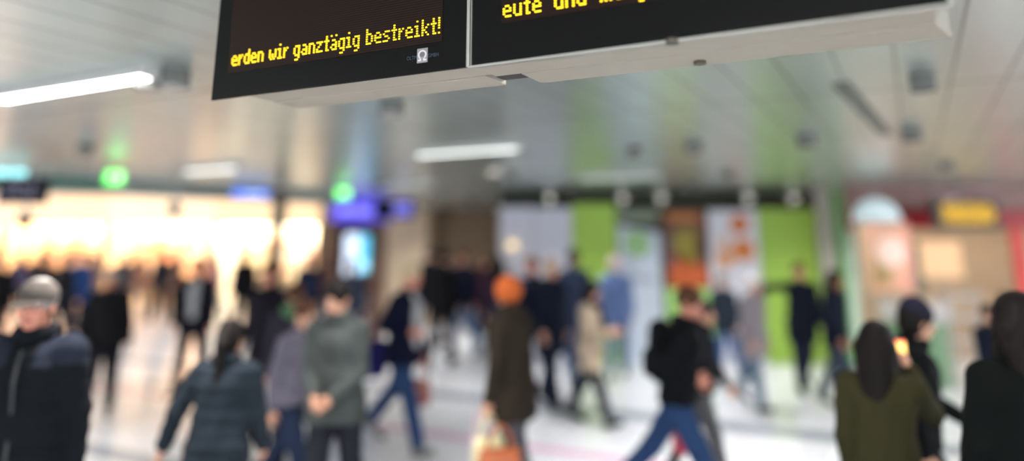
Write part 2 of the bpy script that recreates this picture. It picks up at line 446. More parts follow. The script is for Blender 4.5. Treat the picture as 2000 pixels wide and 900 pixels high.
    if lod == 0 and not shirt:                               # zip, collar and pocket flaps
        zp = MB(); zs = [max(hem + 0.03, 0.9), 1.0, 1.1, 1.2, 1.3, 1.38, 1.44]
        depth = [0.142, 0.138, 0.131, 0.135, 0.146, 0.128, 0.100]
        for a, b_, d0, d1 in zip(zs[:-1], zs[1:], [x * fat for x in depth[:-1]], [x * fat for x in depth[1:]]):
            p, q = up((0, -d0 + 0.003, a)), up((0, -d1 + 0.003, b_))
            zp.quadbox(p - np.array([0.007, 0, 0]), (0.014, 0, 0), tuple(q - p), (0, -0.006, 0))
        zp.build('zip', mat('zip_metal', (58, 58, 60), rough=0.5, metal=0.3), root)
        g = SDF()
        for q_ in range(12):
            a0, a1 = 2 * math.pi * q_ / 12, 2 * math.pi * (q_ + 1) / 12
            g.cone(up((0.078 * math.cos(a0), 0.010 + 0.078 * math.sin(a0), 1.500)), up((0.078 * math.cos(a1), 0.010 + 0.078 * math.sin(a1), 1.500)), 0.026, 0.026, 0.01, 1.5, (0, 0, 1))
        g.build('collar', jacket, root, cell)
    M = Matrix.Translation(root.location) @ Matrix.Rotation(D2R(rot), 4, 'Z') @ Matrix.Scale(S, 4)
    info = dict(root=root, hands=[M @ Vector(a_['wr'] + a_['d'] * 0.10) for a_ in armd], up=lambda p: M @ Vector(up(p)), S=S, M=M, feet=feet)
    print('person %-50s h=%.2f' % (label[:50], h))
    return info

# ------------------------------------------------------------------ the hall
def wpos(nt):
    g = nt.nodes.new('ShaderNodeNewGeometry'); return g.outputs['Position']
def math_node(nt, op, a, b=None, c=None):
    n = nt.nodes.new('ShaderNodeMath'); n.operation = op
    for i, x in enumerate((a, b, c)):
        if x is None: continue
        if isinstance(x, (int, float)): n.inputs[i].default_value = x
        else: nt.links.new(x, n.inputs[i])
    return n.outputs[0]
def dot(nt, p, v):
    n = nt.nodes.new('ShaderNodeVectorMath'); n.operation = 'DOT_PRODUCT'
    nt.links.new(p, n.inputs[0]); n.inputs[1].default_value = v; return n.outputs['Value']
def band(nt, x, lo, hi):
    return math_node(nt, 'MULTIPLY', math_node(nt, 'GREATER_THAN', x, lo), math_node(nt, 'LESS_THAN', x, hi))
def mix(nt, f, c1, c2):
    n = nt.nodes.new('ShaderNodeMixRGB')
    nt.links.new(f, n.inputs[0])
    for i, c in ((1, c1), (2, c2)):
        if isinstance(c, tuple): n.inputs[i].default_value = (*c, 1)
        else: nt.links.new(c, n.inputs[i])
    return n.outputs[0]

def floor_mat():
    m = bpy.data.materials.new('polished_floor_tiles'); m.use_nodes = True; nt = m.node_tree; p = nt.nodes['Principled BSDF']
    P = wpos(nt); a = dot(nt, P, tuple(A)); b = dot(nt, P, tuple(B))
    n = nt.nodes.new('ShaderNodeTexNoise'); n.inputs['Scale'].default_value = 1.3; n.inputs['Detail'].default_value = 5
    nt.links.new(P, n.inputs['Vector'])
    col = mix(nt, n.outputs['Fac'], srgb((216, 221, 228)), srgb((234, 236, 240)))
    fa = math_node(nt, 'FRACT', math_node(nt, 'DIVIDE', a, 0.6)); fb = math_node(nt, 'FRACT', math_node(nt, 'DIVIDE', b, 0.6))
    jn = math_node(nt, 'MAXIMUM', math_node(nt, 'LESS_THAN', fa, 0.008), math_node(nt, 'LESS_THAN', fb, 0.008))
    g = at_z(860, 770, 0).dot(B); k = at_z(1000, 868, 0).dot(B)
    col = mix(nt, band(nt, b, g - 0.22, g + 0.22), col, srgb((150, 155, 166)))
    col = mix(nt, band(nt, b, k - 0.10, k + 0.10), col, srgb((214, 172, 200)))
    col = mix(nt, band(nt, b, k - 2.3, k - 2.0), col, srgb((160, 166, 174)))
    col = mix(nt, jn, col, srgb((150, 152, 156)))
    nt.links.new(col, p.inputs['Base Color'])
    p.inputs['Roughness'].default_value = 0.22; p.inputs['Specular IOR Level'].default_value = 0.5
    return m
def ceil_mat():
    m = bpy.data.materials.new('satin_metal_ceiling_planks'); m.use_nodes = True; nt = m.node_tree; p = nt.nodes['Principled BSDF']
    P = wpos(nt); a = dot(nt, P, tuple(A)); b = dot(nt, P, tuple(B))
    fa = math_node(nt, 'FRACT', math_node(nt, 'DIVIDE', a, 0.30)); fb = math_node(nt, 'FRACT', math_node(nt, 'DIVIDE', math_node(nt, 'ADD', b, 0.9), 2.1))
    jn = math_node(nt, 'MAXIMUM', math_node(nt, 'LESS_THAN', fa, 0.05), math_node(nt, 'LESS_THAN', fb, 0.02))
    n = nt.nodes.new('ShaderNodeTexNoise'); n.inputs['Scale'].default_value = 0.8; nt.links.new(P, n.inputs['Vector'])
    col = mix(nt, n.outputs['Fac'], srgb((202, 213, 208)), srgb((215, 224, 218)))
    pl = nt.nodes.new('ShaderNodeTexWhiteNoise'); pl.noise_dimensions = '1D'
    nt.links.new(math_node(nt, 'FLOOR', math_node(nt, 'DIVIDE', a, 0.30)), pl.inputs['W'])
    col = mix(nt, math_node(nt, 'MULTIPLY', pl.outputs['Value'], 0.35), col, srgb((190, 202, 197)))
    col = mix(nt, jn, col, srgb((140, 147, 142)))
    nt.links.new(col, p.inputs['Base Color'])
    p.inputs['Metallic'].default_value = 0.80; p.inputs['Roughness'].default_value = 0.30
    return m
X0, X1, Y0, Y1 = -24, 22, -16, 31
struct('floor', MB().quadbox((X0, Y0, -0.1), (X1 - X0, 0, 0), (0, Y1 - Y0, 0), (0, 0, 0.1)), floor_mat())
HIGH = 3.72                     # the ceiling is higher over the shops, beyond the header beam
LX, LY = -3.40, 14.82
def ceil_z(x, y): return HIGH if x < LX and y > x + 18.22 else CEIL
CM = ceil_mat()
struct('ceiling', MB().prism([(-21.4, -3.2), (12.5, -3.2), (12.5, Y1), (LX, Y1), (LX, LY)], (0, 0, CEIL), (1, 0, 0), (0, 1, 0), (0, 0, 0.12)), CM)
struct('ceiling_high', MB().prism([(X0, -5.8), (-21.4, -3.2), (LX, LY), (LX, Y1), (X0, Y1)], (0, 0, HIGH), (1, 0, 0), (0, 1, 0), (0, 0, 0.12)), mat('ceiling_white', (226, 222, 214), rough=0.6))
struct('trim_2', MB().quadbox((LX - 0.05, LY, CEIL), (0.05, 0, 0), (0, Y1 - LY, 0), (0, 0, HIGH - CEIL)).quadbox((-21.4, -3.18, CEIL), (LX + 21.4, LY + 3.18, 0), (-0.04, 0.04, 0), (0, 0, HIGH - CEIL)), mat('soffit', (206, 200, 190), rough=0.6))
WALL = mat('plaster_pale', (196, 188, 178), rough=0.8)
struct('wall_back', MB().quadbox((X0, 30, 0), (X1 - X0, 0, 0), (0, 0.2, 0), (0, 0, CEIL)).quadbox((X0, 30, CEIL), (LX - X0, 0, 0), (0, 0.2, 0), (0, 0, HIGH - CEIL)), WALL)
# the corridor wall behind the crowd, beige and then brown
cw = at_Y(735, 500, 20).x; cx = at_Y(835, 500, 20).x; cy = at_Y(985, 500, 20).x
struct('wall_corridor', MB().quadbox((cw, 20, 0), (cx - cw, 0, 0), (0, 0.2, 0), (0, 0, CEIL)), mat('plaster_beige', (216, 194, 166), rough=0.8))
struct('wall_niche', MB().quadbox((cx - 0.3, 20.6, 0), (cy + 2.3 - cx, 0, 0), (0, 0.2, 0), (0, 0, CEIL)).quadbox((cx, 20, 0), (0.1, 0, 0), (0, 0.62, 0), (0, 0, CEIL)),
       mat('panel_brown', (134, 112, 88), rough=0.7))

# ------------------------------------------------------------------ lamps
LAMP = glow('fluorescent', (255, 252, 246), 120.0)
LAMPS = glow('fluorescent_side', (255, 252, 246), 160.0)
LAMPN = glow('fluorescent_near', (255, 252, 246), 18.0)
LAMPW = glow('fluorescent_dim', (250, 255, 250), 5.0)
TRIM = mat('white_lacquer', (206, 206, 202), rough=0.4, noise=0.03)
def lamp(cx_, cy_, label, em=None, ln=1.5, group=None):
    t = thing('ceiling_lamp', label, 'ceiling lamp', (cx_, cy_, ceil_z(cx_, cy_) - 0.075), AX, group)
    MB().box((0, 0, 0.044), (ln + 0.04, 0.10, 0.062)).build('housing', TRIM, t, bevel=0.004)
    MB().box((0, 0, 0.0125), (ln, 0.075 if em in (LAMPN, LAMP, LAMPS) else 0.05, 0.004)).build('diffuser', em or LAMP, t)
    for s_ in (-1, 1): MB().box((s_ * (ln / 2 + 0.03), 0, 0.038), (0.02, 0.105, 0.074)).build('end_cap', TRIM, t)
    return t
def mid(a, b):
    p, q = at_z(*a, CEIL - 0.06), at_z(*b, CEIL - 0.06); return ((p.x + q.x) / 2, (p.y + q.y) / 2)
l1 = mid((5, 195), (285, 150)); l2 = mid((812, 304), (1018, 290)); l3 = mid((352, 340), (480, 325))
l4 = mid((722, 367), (850, 358)); l5 = mid((1130, 352), (1290, 342))
lamp(*l1, 'long bright ceiling lamp at the far left, the nearest one lit', LAMPN)
lamp(*l2, 'long ceiling lamp in mid ceiling above the crowd, right of the blue shaft of light', LAMPW, 1.2)
lamp(*l3, 'ceiling lamp just above the shop fronts, left of the thin column', LAMPW, 0.95)
lamp(*l4, 'faint small ceiling lamp behind the dark hanging sign', glow('lamp_faint', (235, 250, 245), 1.4), 1.1)
lamp(*l5, 'faint small ceiling lamp above the green and grey hoarding', glow('lamp_faint', (235, 250, 245), 1.4), 1.1)
G0 = Vector((l1[0], l1[1], 0))
SIDE = {(-1, 0): 1, (-2, 0): 1, (-3, 0): 1, (-3, 1): 1, (2, 1): 1, (2, 2): 1, (2, 3): 1, (3, 2): 1, (2, 0): 1}
for i, j in list(SIDE) + [(1, 0), (0, -1), (1, -1), (2, -1), (-1, -1), (0, -2), (1, -2), (2, -2), (3, -1)]:  # unseen lamps added along the same grid to brighten the hall
    q = G0 + A * (4.2 * i) + B * (4.2 * j)
    if q.y > -3.0 and q.x < 12: lamp(q.x, q.y, 'unseen long ceiling lamp added outside the picture, above or beside the camera', LAMPS if (i, j) in SIDE else LAMP, group='added ceiling lamps outside the picture')

# round ceiling fittings with lamps added to light the hall: the lamp sits high in a black tube, so from far off they look like dark spots
DK = mat('dark_tube', (5, 5, 5), rough=0.9, noise=0, spec=0.0)
DKO = mat('dark_rim', (112, 114, 110), rough=0.6)
DLAMP = glow('added_lamp', (255, 251, 248), 2000.0)
DLAMPN = glow('added_lamp_dim', (255, 251, 248), 900.0)
def downlight(x_, y_, w, lab):
    t = thing('downlight', lab, 'downlight', (x_, y_, ceil_z(x_, y_) - 0.10))
    n = 28; m = MB()
    for r_, z_ in ((w, 0), (w, 0.10), (w * 0.92, 0), (w * 0.92, 0.10)):
        for i in range(n): m.v.append((math.cos(6.28319 * i / n) * r_, math.sin(6.28319 * i / n) * r_, z_))
    for i in range(n):
        j = (i + 1) % n
        m.f += [[i, j, n + j, n + i], [2 * n + j, 2 * n + i, 3 * n + i, 3 * n + j], [j, i, 2 * n + i, 2 * n + j]]; m.m += [1, 0, 0]
    m.build('tube', [DK, DKO], t)
    MB().cyl((0, 0, 0.090), (0, 0, 0.098), 0.055, 0.055, 24).build('lamp', DLAMPN if y_ < 7.0 and x_ > 2 else DLAMP, t)
for px, py, w, lab in ((345, 137, 0.08, 'dark round ceiling fitting with an added lamp, right of the bright lamp'), (292, 141, 0.075, 'small dark ceiling fitting with an added lamp, touching the bright lamp end'),
                       (765, 197, 0.085, 'dark round ceiling fitting with an added lamp, just under the black display board'), (1354, 279, 0.085, 'dark round ceiling fitting with an added lamp, above the picture panel'),
                       (1240, 289, 0.085, 'wide dark ceiling fitting with an added lamp, above the green sun panel'), (1574, 264, 0.085, 'dark round ceiling fitting with an added lamp, left of the bright green streak'),
                       (1779, 254, 0.085, 'dark round ceiling fitting with an added lamp, at the end of the diagonal slot'), (1800, 146, 0.072, 'dark round ceiling fitting with an added lamp, high at the right')):
    q = at_z(px, py, CEIL); downlight(q.x, q.y, w, lab)
for x_, y_ in ((-4.4, 7.6), (0.0, 10.6), (3.0, 10.4), (5.4, 9.2), (-2.2, 12.2), (-7.2, 10.2), (-5.4, 13.2), (-8.6, 13.6), (-5.2, 17.5), (-10.5, 17.0), (-2.6, 17.4), (-13.5, 21.5), (-8.5, 21.5), (1.0, 12.4), (3.0, 12.5), (5.0, 12.4), (7.8, 10.6), (-1.6, 14.6), (-0.9, 16.6), (-2.2, 18.9), (-1.0, 19.2), (-3.2, 14.2), (-6.4, 8.6), (-9.6, 11.2), (-7.0, 15.4), (-11.0, 14.4), (-8.2, 19.0), (-5.8, 23.5), (-11.5, 24.0), (-15.5, 19.0), (-16.5, 24.2), (7.0, 11.8)):  # extra downlights added to brighten floor, crowd and walls
    downlight(x_, y_, 0.08, 'small added downlight in the far ceiling, hardly visible')
for o in list(bpy.data.objects):
    if o.get('label') == 'small added downlight in the far ceiling, hardly visible': o['group'] = 'added far ceiling downlights'
q = at_z(965, 334, CEIL)
t = thing('ceiling_spot', 'small pale downlight in the ceiling below the middle lamp', 'spotlight', (q.x, q.y, CEIL - 0.02))
MB().cyl((0, 0, 0.004), (0, 0, 0.02), 0.10, 0.10, 28).build('lens', glow('warm_dim', (255, 240, 210), 1.6), t)
MB().ring((0, 0, 0), 0.13, 0.03, (1, 0, 0), (0, 1, 0), (0, 0, 0.02)).build('rim', TRIM, t)
# a dark slot in the ceiling running across the planks
a_, b_ = at_z(1640, 160, CEIL), at_z(1732, 262, CEIL)
d_ = (b_ - a_); w_ = Vector((-d_.y, d_.x, 0)).normalized() * 0.11
struct('trim_1', MB().quadbox(a_ - w_ / 2 + Vector((0, 0, -0.012)), d_, w_, (0, 0, 0.012)), mat('slot_grey', (104, 106, 98), rough=0.7))

# ------------------------------------------------------------------ header beam, column
bm0, bm1 = Vector((-9.6, 8.6, 0)), Vector((-3.45, 14.75, 0)); bd = (bm1 - bm0); bn = Vector((bd.y, -bd.x, 0)).normalized()
GREYG = mat('beam_grey', (150, 158, 152), rough=0.5); TEAL = mat('beam_teal', (74, 128, 112), rough=0.45)
t = thing('header_beam', 'long grey and teal header beam under the ceiling above the bright shops', 'beam', tuple(bm0))
bl = bd.length
t.rotation_euler = (0, 0, math.atan2(bd.y, bd.x))
MB().box((bl / 2, 0.09, 2.92), (bl, 0.18, 0.20)).build('beam_body', GREYG, t, bevel=0.006)
MB().box((bl * 0.31, -0.008, 2.91), (bl * 0.42, 0.016, 0.15)).build('teal_panel', TEAL, t)
MB().box((bl / 2, 0.09, 2.81), (bl, 0.20, 0.02)).build('edge_profile', TRIM, t)

q = at_Y(541, 480, 13.2)
t = thing('column', 'thin grey brown column in front of the bright shops', 'column', (q.x, q.y, 0))
CB = mat('column_paint', (96, 84, 76), rough=0.55)
MB().cyl((0, 0, 0.0), (0, 0, CEIL), 0.12, 0.12, 32).build('shaft', CB, t)
MB().cyl((0, 0, 0.0), (0, 0, 0.12), 0.16, 0.16, 32).build('base', mat('steel', (150, 150, 150), rough=0.3, metal=0.9), t)
MB().cyl((0, 0, CEIL - 0.05), (0, 0, CEIL), 0.17, 0.17, 32).build('collar', TRIM, t)

# ------------------------------------------------------------------ hanging signs
BLK = mat('black_plastic', (26, 26, 30), rough=0.4, noise=0.05)
STEEL = mat('steel', (150, 150, 150), rough=0.3, metal=0.9)
def rods(t, xs, z0, r=0.008):
    for x_ in xs: MB().cyl((x_, 0, z0), (x_, 0, CEIL - t.location.z), r, r, 10).build('rod', STEEL, t)
def exit_sign(px, py, Y, lab):
    q = at_Y(px, py, Y)
    t = thing('exit_sign', lab, 'exit sign', tuple(q), D2R(-4))
    MB().box((0, 0, 0), (0.27, 0.06, 0.19)).build('housing', TRIM, t, bevel=0.006)
    MB().box((0, -0.032, 0), (0.245, 0.008, 0.165)).build('green_face', glow('exit_green', (70, 235, 70), 1.9), t)
    w = glow('exit_white', (210, 255, 200), 1.9); o = (0, -0.037, 0)
    m = MB()
    m.prism([(0.035, -0.05), (0.095, -0.05), (0.095, 0.055), (0.035, 0.055)], o, (1, 0, 0), (0, 0, 1), (0, -0.002, 0))
    m.prism([(-0.03 + 0.013 * math.cos(k), 0.045 + 0.013 * math.sin(k)) for k in [i * 0.6283 for i in range(10)]], o, (1, 0, 0), (0, 0, 1), (0, -0.002, 0))
    m.prism([(-0.05, 0.03), (-0.025, 0.03), (-0.02, -0.01), (0.005, -0.03), (-0.01, -0.045), (-0.035, -0.02), (-0.06, -0.05), (-0.075, -0.035), (-0.05, -0.01)], o, (1, 0, 0), (0, 0, 1), (0, -0.002, 0))
    m.prism([(-0.05, 0.03), (-0.08, 0.015), (-0.075, 0.005), (-0.045, 0.018)], o, (1, 0, 0), (0, 0, 1), (0, -0.002, 0))
    m.build('running_figure', w, t)
    rods(t, (-0.08, 0.08), 0.09)
exit_sign(226, 347, 9.2, 'glowing green exit sign hanging at the left below the bright lamp')
exit_sign(671, 378, 12.6, 'small glowing green exit sign by the blue kiosk sign')

q = at_Y(46, 373, 9.0)
t = thing('departure_monitor', 'dark navy monitor hanging at the left edge over the crowd', 'monitor', tuple(q), D2R(6))
MB().box((0, 0, 0), (0.54, 0.10, 0.31)).build('housing', mat('navy_housing', (14, 13, 28), rough=0.5, spec=0.1), t, bevel=0.012)
MB().box((0, -0.052, 0), (0.49, 0.008, 0.26)).build('screen', mat('dark_screen', (14, 12, 28), rough=0.4, spec=0.1), t)
m = MB()
for k in range(3):
    for l in range(5):
        if (k * 5 + l) % 4 != 3: m.box((-0.13 + l * 0.065, -0.058, 0.07 - k * 0.065), (0.045, 0.004, 0.022))
m.build('screen_blocks', mat('pale_blocks', (120, 118, 140), rough=0.5, emit=(150, 150, 180), estr=0.5), t)
rods(t, (-0.18, 0.18), 0.15)
q = at_Y(18, 337, 9.4)
t = thing('light_strip', 'pale cyan light strip above the navy monitor', 'light', (q.x, q.y, q.z))
MB().box((0, 0, 0), (0.42, 0.05, 0.07)).build('diffuser', glow('cyan', (150, 235, 240), 1.6), t)
MB().box((0, 0.03, 0.0), (0.44, 0.02, 0.09)).build('bracket', TRIM, t); rods(t, (-0.1, 0.1), 0.03)

t0_ = at_Y(489, 379, 12.55)
t = thing('blue_sign', 'small lit blue sign on the header beam left of the column', 'sign', tuple(t0_), D2R(20))
MB().box((0, 0, 0), (0.62, 0.07, 0.14)).build('housing', BLK, t, bevel=0.004)
MB().box((0, -0.038, 0), (0.59, 0.008, 0.115)).build('lit_face', glow('sign_blue', (70, 120, 240), 1.3), t)
m = MB(); m.box((0.05, -0.044, 0), (0.30, 0.004, 0.045)); m.build('white_field', glow('sign_white', (200, 220, 255), 1.3), t); rods(t, (-0.2, 0.2), 0.05)

for px, py, Y, lab in ((340, 413, 11.2, 'small dark camera hanging in front of the bright shops'), (48, 435, 9.8, 'small dark camera hanging below the navy monitor')):
    q = at_Y(px, py, Y)
    t = thing('ceiling_camera', lab, 'camera', tuple(q))
    MB().cyl((0, 0, 0.0), (0, 0, 0.12), 0.09, 0.10, 24).build('housing', BLK, t, bevel=0.01)
    MB().cyl((0, 0, -0.07), (0, 0, 0.0), 0.04, 0.08, 24).build('dome', mat('smoked_dome', (20, 20, 22), rough=0.1), t)
    rods(t, (0,), 0.13, 0.015)

# ------------------------------------------------------------------ lit shop fronts far left
FR = mat('shop_frame', (120, 104, 92), rough=0.4, metal=0.4)
GLASS = bpy.data.materials.new('clear_glass'); GLASS.use_nodes = True
p_ = GLASS.node_tree.nodes['Principled BSDF']; p_.inputs['Transmission Weight'].default_value = 1; p_.inputs['Roughness'].default_value = 0.0
p_.inputs['IOR'].default_value = 1.05; p_.inputs['Base Color'].default_value = (0.96, 0.98, 0.97, 1)
sy = 26.4; sw = 3.7; sx = -21.6
shop_cols = [((255, 232, 204), (255, 216, 190)), ((255, 240, 214), (255, 208, 160)), ((255, 246, 232), (255, 214, 172)), ((255, 238, 204), (255, 248, 232))]
shop_lab = ['leftmost bright shop front with pale pink and cream light', 'bright cream shop front under the green exit sign', 'bright white shop front left of the thin column', 'bright shop front with yellow light right of the thin column']
rs = random.Random(3)
for i in range(4):
    x_ = sx + i * (sw + 0.02)
    if i == 3: x_ = sx + 3 * (sw + 0.02)
    t = thing('shop', shop_lab[i], 'shop', (x_, sy, 0))
    c1, c2 = shop_cols[i]
    MB().box((sw / 2, 0.1, 3.20), (sw, 0.25, 1.03)).build('fascia', mat('fascia%d' % i, (226, 210, 180), rough=0.5, emit=[(240, 180, 160), (255, 206, 160), (255, 222, 186), (255, 214, 160)][i], estr=1.0), t)
    MB().box((sw / 2, 2.6, 1.4), (sw, 0.1, 2.8)).build('display_wall', mat('shopwall%d' % i, c1, rough=0.7, emit=c1, estr=0.5), t)
    for xx in (0.04, sw - 0.04): MB().box((xx, 1.3, 1.4), (0.08, 2.6, 2.8)).build('side_wall', mat('shopside', (240, 226, 204), rough=0.7), t)
    MB().box((sw / 2, 1.3, 2.72), (sw - 0.2, 2.2, 0.04)).build('lit_ceiling', glow('shop_light%d' % i, c2, 12.0), t)
    for k in range(5):
        MB().box((0.06 + k * (sw - 0.12) / 4, 0, 1.35), (0.07, 0.08, 2.7)).build('mullion', FR, t)
    MB().box((sw / 2, 0, 1.4), (sw - 0.05, 0.012, 2.65)).build('window_pane', GLASS, t)
    for k in range(4):
        sh_ = MB().box((sw / 2, 2.35, 0.5 + k * 0.5), (sw - 0.3, 0.40, 0.04)).build('shelf', mat('shelf_oak', (222, 196, 160), rough=0.5), t)
        g = MB(); xx = 0.25
        ms = [mat('goods_%d' % q, c, rough=0.5) for q, c in enumerate(((236, 210, 160), (244, 234, 214), (216, 160, 124), (236, 186, 176), (180, 186, 156), (250, 244, 234)))]
        while xx < sw - 0.45:
            w = rs.uniform(0.1, 0.3); hh = rs.uniform(0.15, 0.38)
            g.box((xx + w / 2, 2.3, 0.52 + k * 0.5 + hh / 2), (w * 0.85, 0.25, hh), rs.randrange(6)); xx += w
        o = g.build('goods', ms, sh_); o['kind'] = 'stuff'
    MB().box((sw / 2, 1.0, 0.5), (1.4, 0.5, 1.0)).box((sw / 2, 1.0, 1.02), (1.5, 0.6, 0.04)).build('counter', mat('counter_cream', (226, 206, 176), rough=0.4), t)
struct('wall_shops', MB().quadbox((sx + 4 * (sw + 0.02), 26.4, 0), (LX - 0.06 - sx - 4 * (sw + 0.02), 0, 0), (0, 0.2, 0), (0, 0, HIGH)), mat('plaster_brownish', (150, 122, 96), rough=0.8))

# ------------------------------------------------------------------ kiosk with blue fascia
ka = at_Y(646, 480, 15.5).x; kb = at_Y(738, 480, 15.5).x; kw = kb - ka
t = thing('ticket_kiosk', 'brown kiosk with glowing blue violet fascia and a bright screen', 'kiosk', (ka, 15.5, 0))
KB = mat('kiosk_brown', (96, 62, 44), rough=0.45)
MB().box((0.06, 0.5, 1.25), (0.12, 1.0, 2.5)).box((kw - 0.06, 0.5, 1.25), (0.12, 1.0, 2.5)).build('side_panel', KB, t)
MB().box((kw / 2, 0.95, 1.25), (kw - 0.24, 0.1, 2.5)).build('back_panel', KB, t)
MB().box((kw / 2, 0.5, 2.73), (kw + 0.08, 1.05, 0.46)).build('fascia', mat('violet', (84, 74, 190), rough=0.4, emit=(74, 66, 200), estr=1.0), t, bevel=0.01)
MB().box((kw / 2 - 0.01, -0.03, 2.70), (kw * 0.75, 0.01, 0.14)).build('fascia_field', glow('violet_light', (130, 125, 240), 1.0), t)
MB().box((kw / 2, 0.45, 0.5), (kw - 0.24, 0.85, 1.0)).build('counter', mat('kiosk_counter', (80, 76, 84), rough=0.4), t)
sc_ = MB().box((kw * 0.42, 0.15, 1.75), (0.30, 0.05, 1.0)).build('screen', glow('screen_white', (205, 220, 240), 1.3), t)
MB().box((kw * 0.42 + 0.26, 0.15, 1.85), (0.20, 0.05, 0.75)).build('screen', glow('screen_cyan', (80, 190, 225), 1.1), t)
MB().cyl((kw * 0.42 + 0.27, 0.12, 1.62), (kw * 0.42 + 0.27, 0.10, 1.62), 0.10, 0.10, 24).build('screen_disc', glow('screen_disc', (160, 225, 240), 1.3), t)

q = at_Y(771, 408, 14.2)
t = thing('direction_sign', 'dark navy direction sign with a violet half hanging beside the kiosk', 'sign', tuple(q))
MB().box((0, 0, 0), (0.74, 0.14, 0.36)).build('housing', mat('sign_navy', (18, 17, 36), rough=0.5, spec=0.1), t, bevel=0.01)
MB().box((0.16, -0.073, 0), (0.34, 0.008, 0.30)).build('lit_half', mat('sign_violet', (70, 66, 150), rough=0.4, emit=(84, 80, 190), estr=0.8), t)
m = MB().box((0.14, -0.079, 0.05), (0.2, 0.004, 0.05)); m.box((0.10, -0.079, -0.06), (0.12, 0.004, 0.04)); m.build('pale_bars', glow('sign_bar', (150, 150, 220), 0.7), t)
rods(t, (-0.25, 0.25), 0.17)

# escalator end at the corridor
q = at_Y(905, 560, 18.6)
t = thing('escalator', 'dark teal escalator side rising behind the grey hoarding', 'escalator', (q.x, q.y, 0))
TE = mat('escalator_teal', (38, 62, 66), rough=0.35)
MB().prism([(0, 0), (1.7, 0), (1.7, 2.75), (1.25, 2.75), (0.55, 1.15), (0, 0.95)], (0, 0, 0), (1, 0, 0), (0, 0, 1), (0, 0.06, 0)).prism([(0, 0), (1.7, 0), (1.7, 2.75), (1.25, 2.75), (0.55, 1.15), (0, 0.95)], (0, 0.94, 0), (1, 0, 0), (0, 0, 1), (0, 0.06, 0)).build('balustrade', TE, t)
st_ = MB()
for k in range(10): st_.box((0.1 + k * 0.16, 0.5, 0.1 + k * 0.12), (0.17, 0.86, 0.2 + k * 0.02))
st_.build('steps', mat('steps_grey', (90, 92, 94), rough=0.4, metal=0.6), t)
for yy in (0.03, 0.97):
    MB().cyl((-0.05, yy, 0.98), (0.55, yy, 1.18), 0.035).cyl((0.55, yy, 1.18), (1.25, yy, 2.78), 0.035).build('handrail', BLK, t)

# ------------------------------------------------------------------ hoarding with panels
HY = 13.7
def hx(px): return at_Y(px, 550, HY).x
def hz(py): return at_Y(1200, py, HY).z
struct('wall_hoarding', MB().quadbox((hx(975), HY + 0.35, 0), (hx(1660) - hx(975), 0, 0), (0, 0.15, 0), (0, 0, CEIL)), mat('gap_dark', (58, 60, 48), rough=0.8))
def panel(name, x0, x1, yt, yb, col, label, cat='panel', tilt=0, dy=0.0):
    t = thing(name, label, cat, (hx(x0), HY - dy, 0))
    w = hx(x1) - hx(x0) - 0.012; zt = hz(yt); zb = max(0.0, hz(yb)) if yb < 712 else 0.0
    MB().prism([(0, zb), (w, zb), (w, zt - tilt), (0, zt)], (0, 0, 0), (1, 0, 0), (0, 0, 1), (0, 0.04, 0)).build('board', col, t)
    for f_ in (0.2, 0.8): MB().box((w * f_, 0.1925 + dy / 2, (zb + zt - tilt) / 2), (0.06, 0.305 + dy, zt - tilt - zb - 0.01)).build('support', FR, t)
    return t, w, zb, zt
LIL = mat('lilac_grey', (210, 210, 224), rough=0.5, noise=0.03); GRN = mat('leaf_green', (158, 194, 76), rough=0.5, noise=0.05); PGR = mat('pale_green', (168, 216, 124), rough=0.5, noise=0.05)
panel('hoarding_panel', 975, 1045, 404, 712, LIL, 'plain grey hoarding panel at the left end, beside the brown niche')
panel('hoarding_panel', 1045, 1120, 406, 712, LIL, 'plain grey hoarding panel next to the leftmost green panel')
panel('hoarding_panel', 1120, 1207, 398, 712, GRN, 'plain green hoarding panel between the grey panels')
t, w, zb, zt = panel('hoarding_panel', 1210, 1294, 440, 712, mat('blue_grey', (200, 210, 224), rough=0.5, noise=0.03), 'blue grey hoarding panel with a round green sun mark', tilt=0.12)
g = MB(); lc = (w * 0.45, -0.012, hz(476)); r_ = 0.20
g.ring(lc, r_, 0.075, (1, 0, 0), (0, 0, 1), (0, 0.008, 0), 32)
for k in range(12):
    a0 = k * math.pi / 6
    g.prism([(math.cos(a0 - 0.12) * r_, math.sin(a0 - 0.12) * r_), (math.cos(a0) * (r_ + 0.06), math.sin(a0) * (r_ + 0.06)), (math.cos(a0 + 0.12) * r_, math.sin(a0 + 0.12) * r_)], lc, (1, 0, 0), (0, 0, 1), (0, 0.008, 0))
g.prism([(math.cos(i * 0.393) * 0.08, math.sin(i * 0.393) * 0.08) for i in range(16)], lc, (1, 0, 0), (0, 0, 1), (0, 0.008, 0))
g.build('sun_mark', mat('mark_green', (130, 186, 60), rough=0.5), t)
MB().box((w / 2, -0.006, hz(545)), (w * 0.7, 0.008, 0.09)).build('grey_strip', mat('strip_grey', (160, 168, 180), rough=0.5), t)
panel('hoarding_panel', 1208, 1294, 412, 432, mat('sage', (132, 144, 124), rough=0.6), 'sage green strip above the panel with the sun mark', dy=-0.05)
t, w, zb, zt = panel('picture_panel', 1300, 1388, 412, 562, mat('picture_brown', (104, 62, 36), rough=0.5), 'dark picture panel in brown, olive and orange', 'picture')
o = (0, -0.008, 0)
g = MB(); g.prism([(w * 0.1, zb + 0.02), (w * 0.98, zb + 0.02), (w * 0.98, zb + 0.32), (w * 0.5, zb + 0.5), (w * 0.1, zb + 0.75)], o, (1, 0, 0), (0, 0, 1), (0, 0.006, 0)); g.build('orange_shape', mat('burnt_orange', (190, 88, 36), rough=0.5, noise=0.3, scale=5), t)
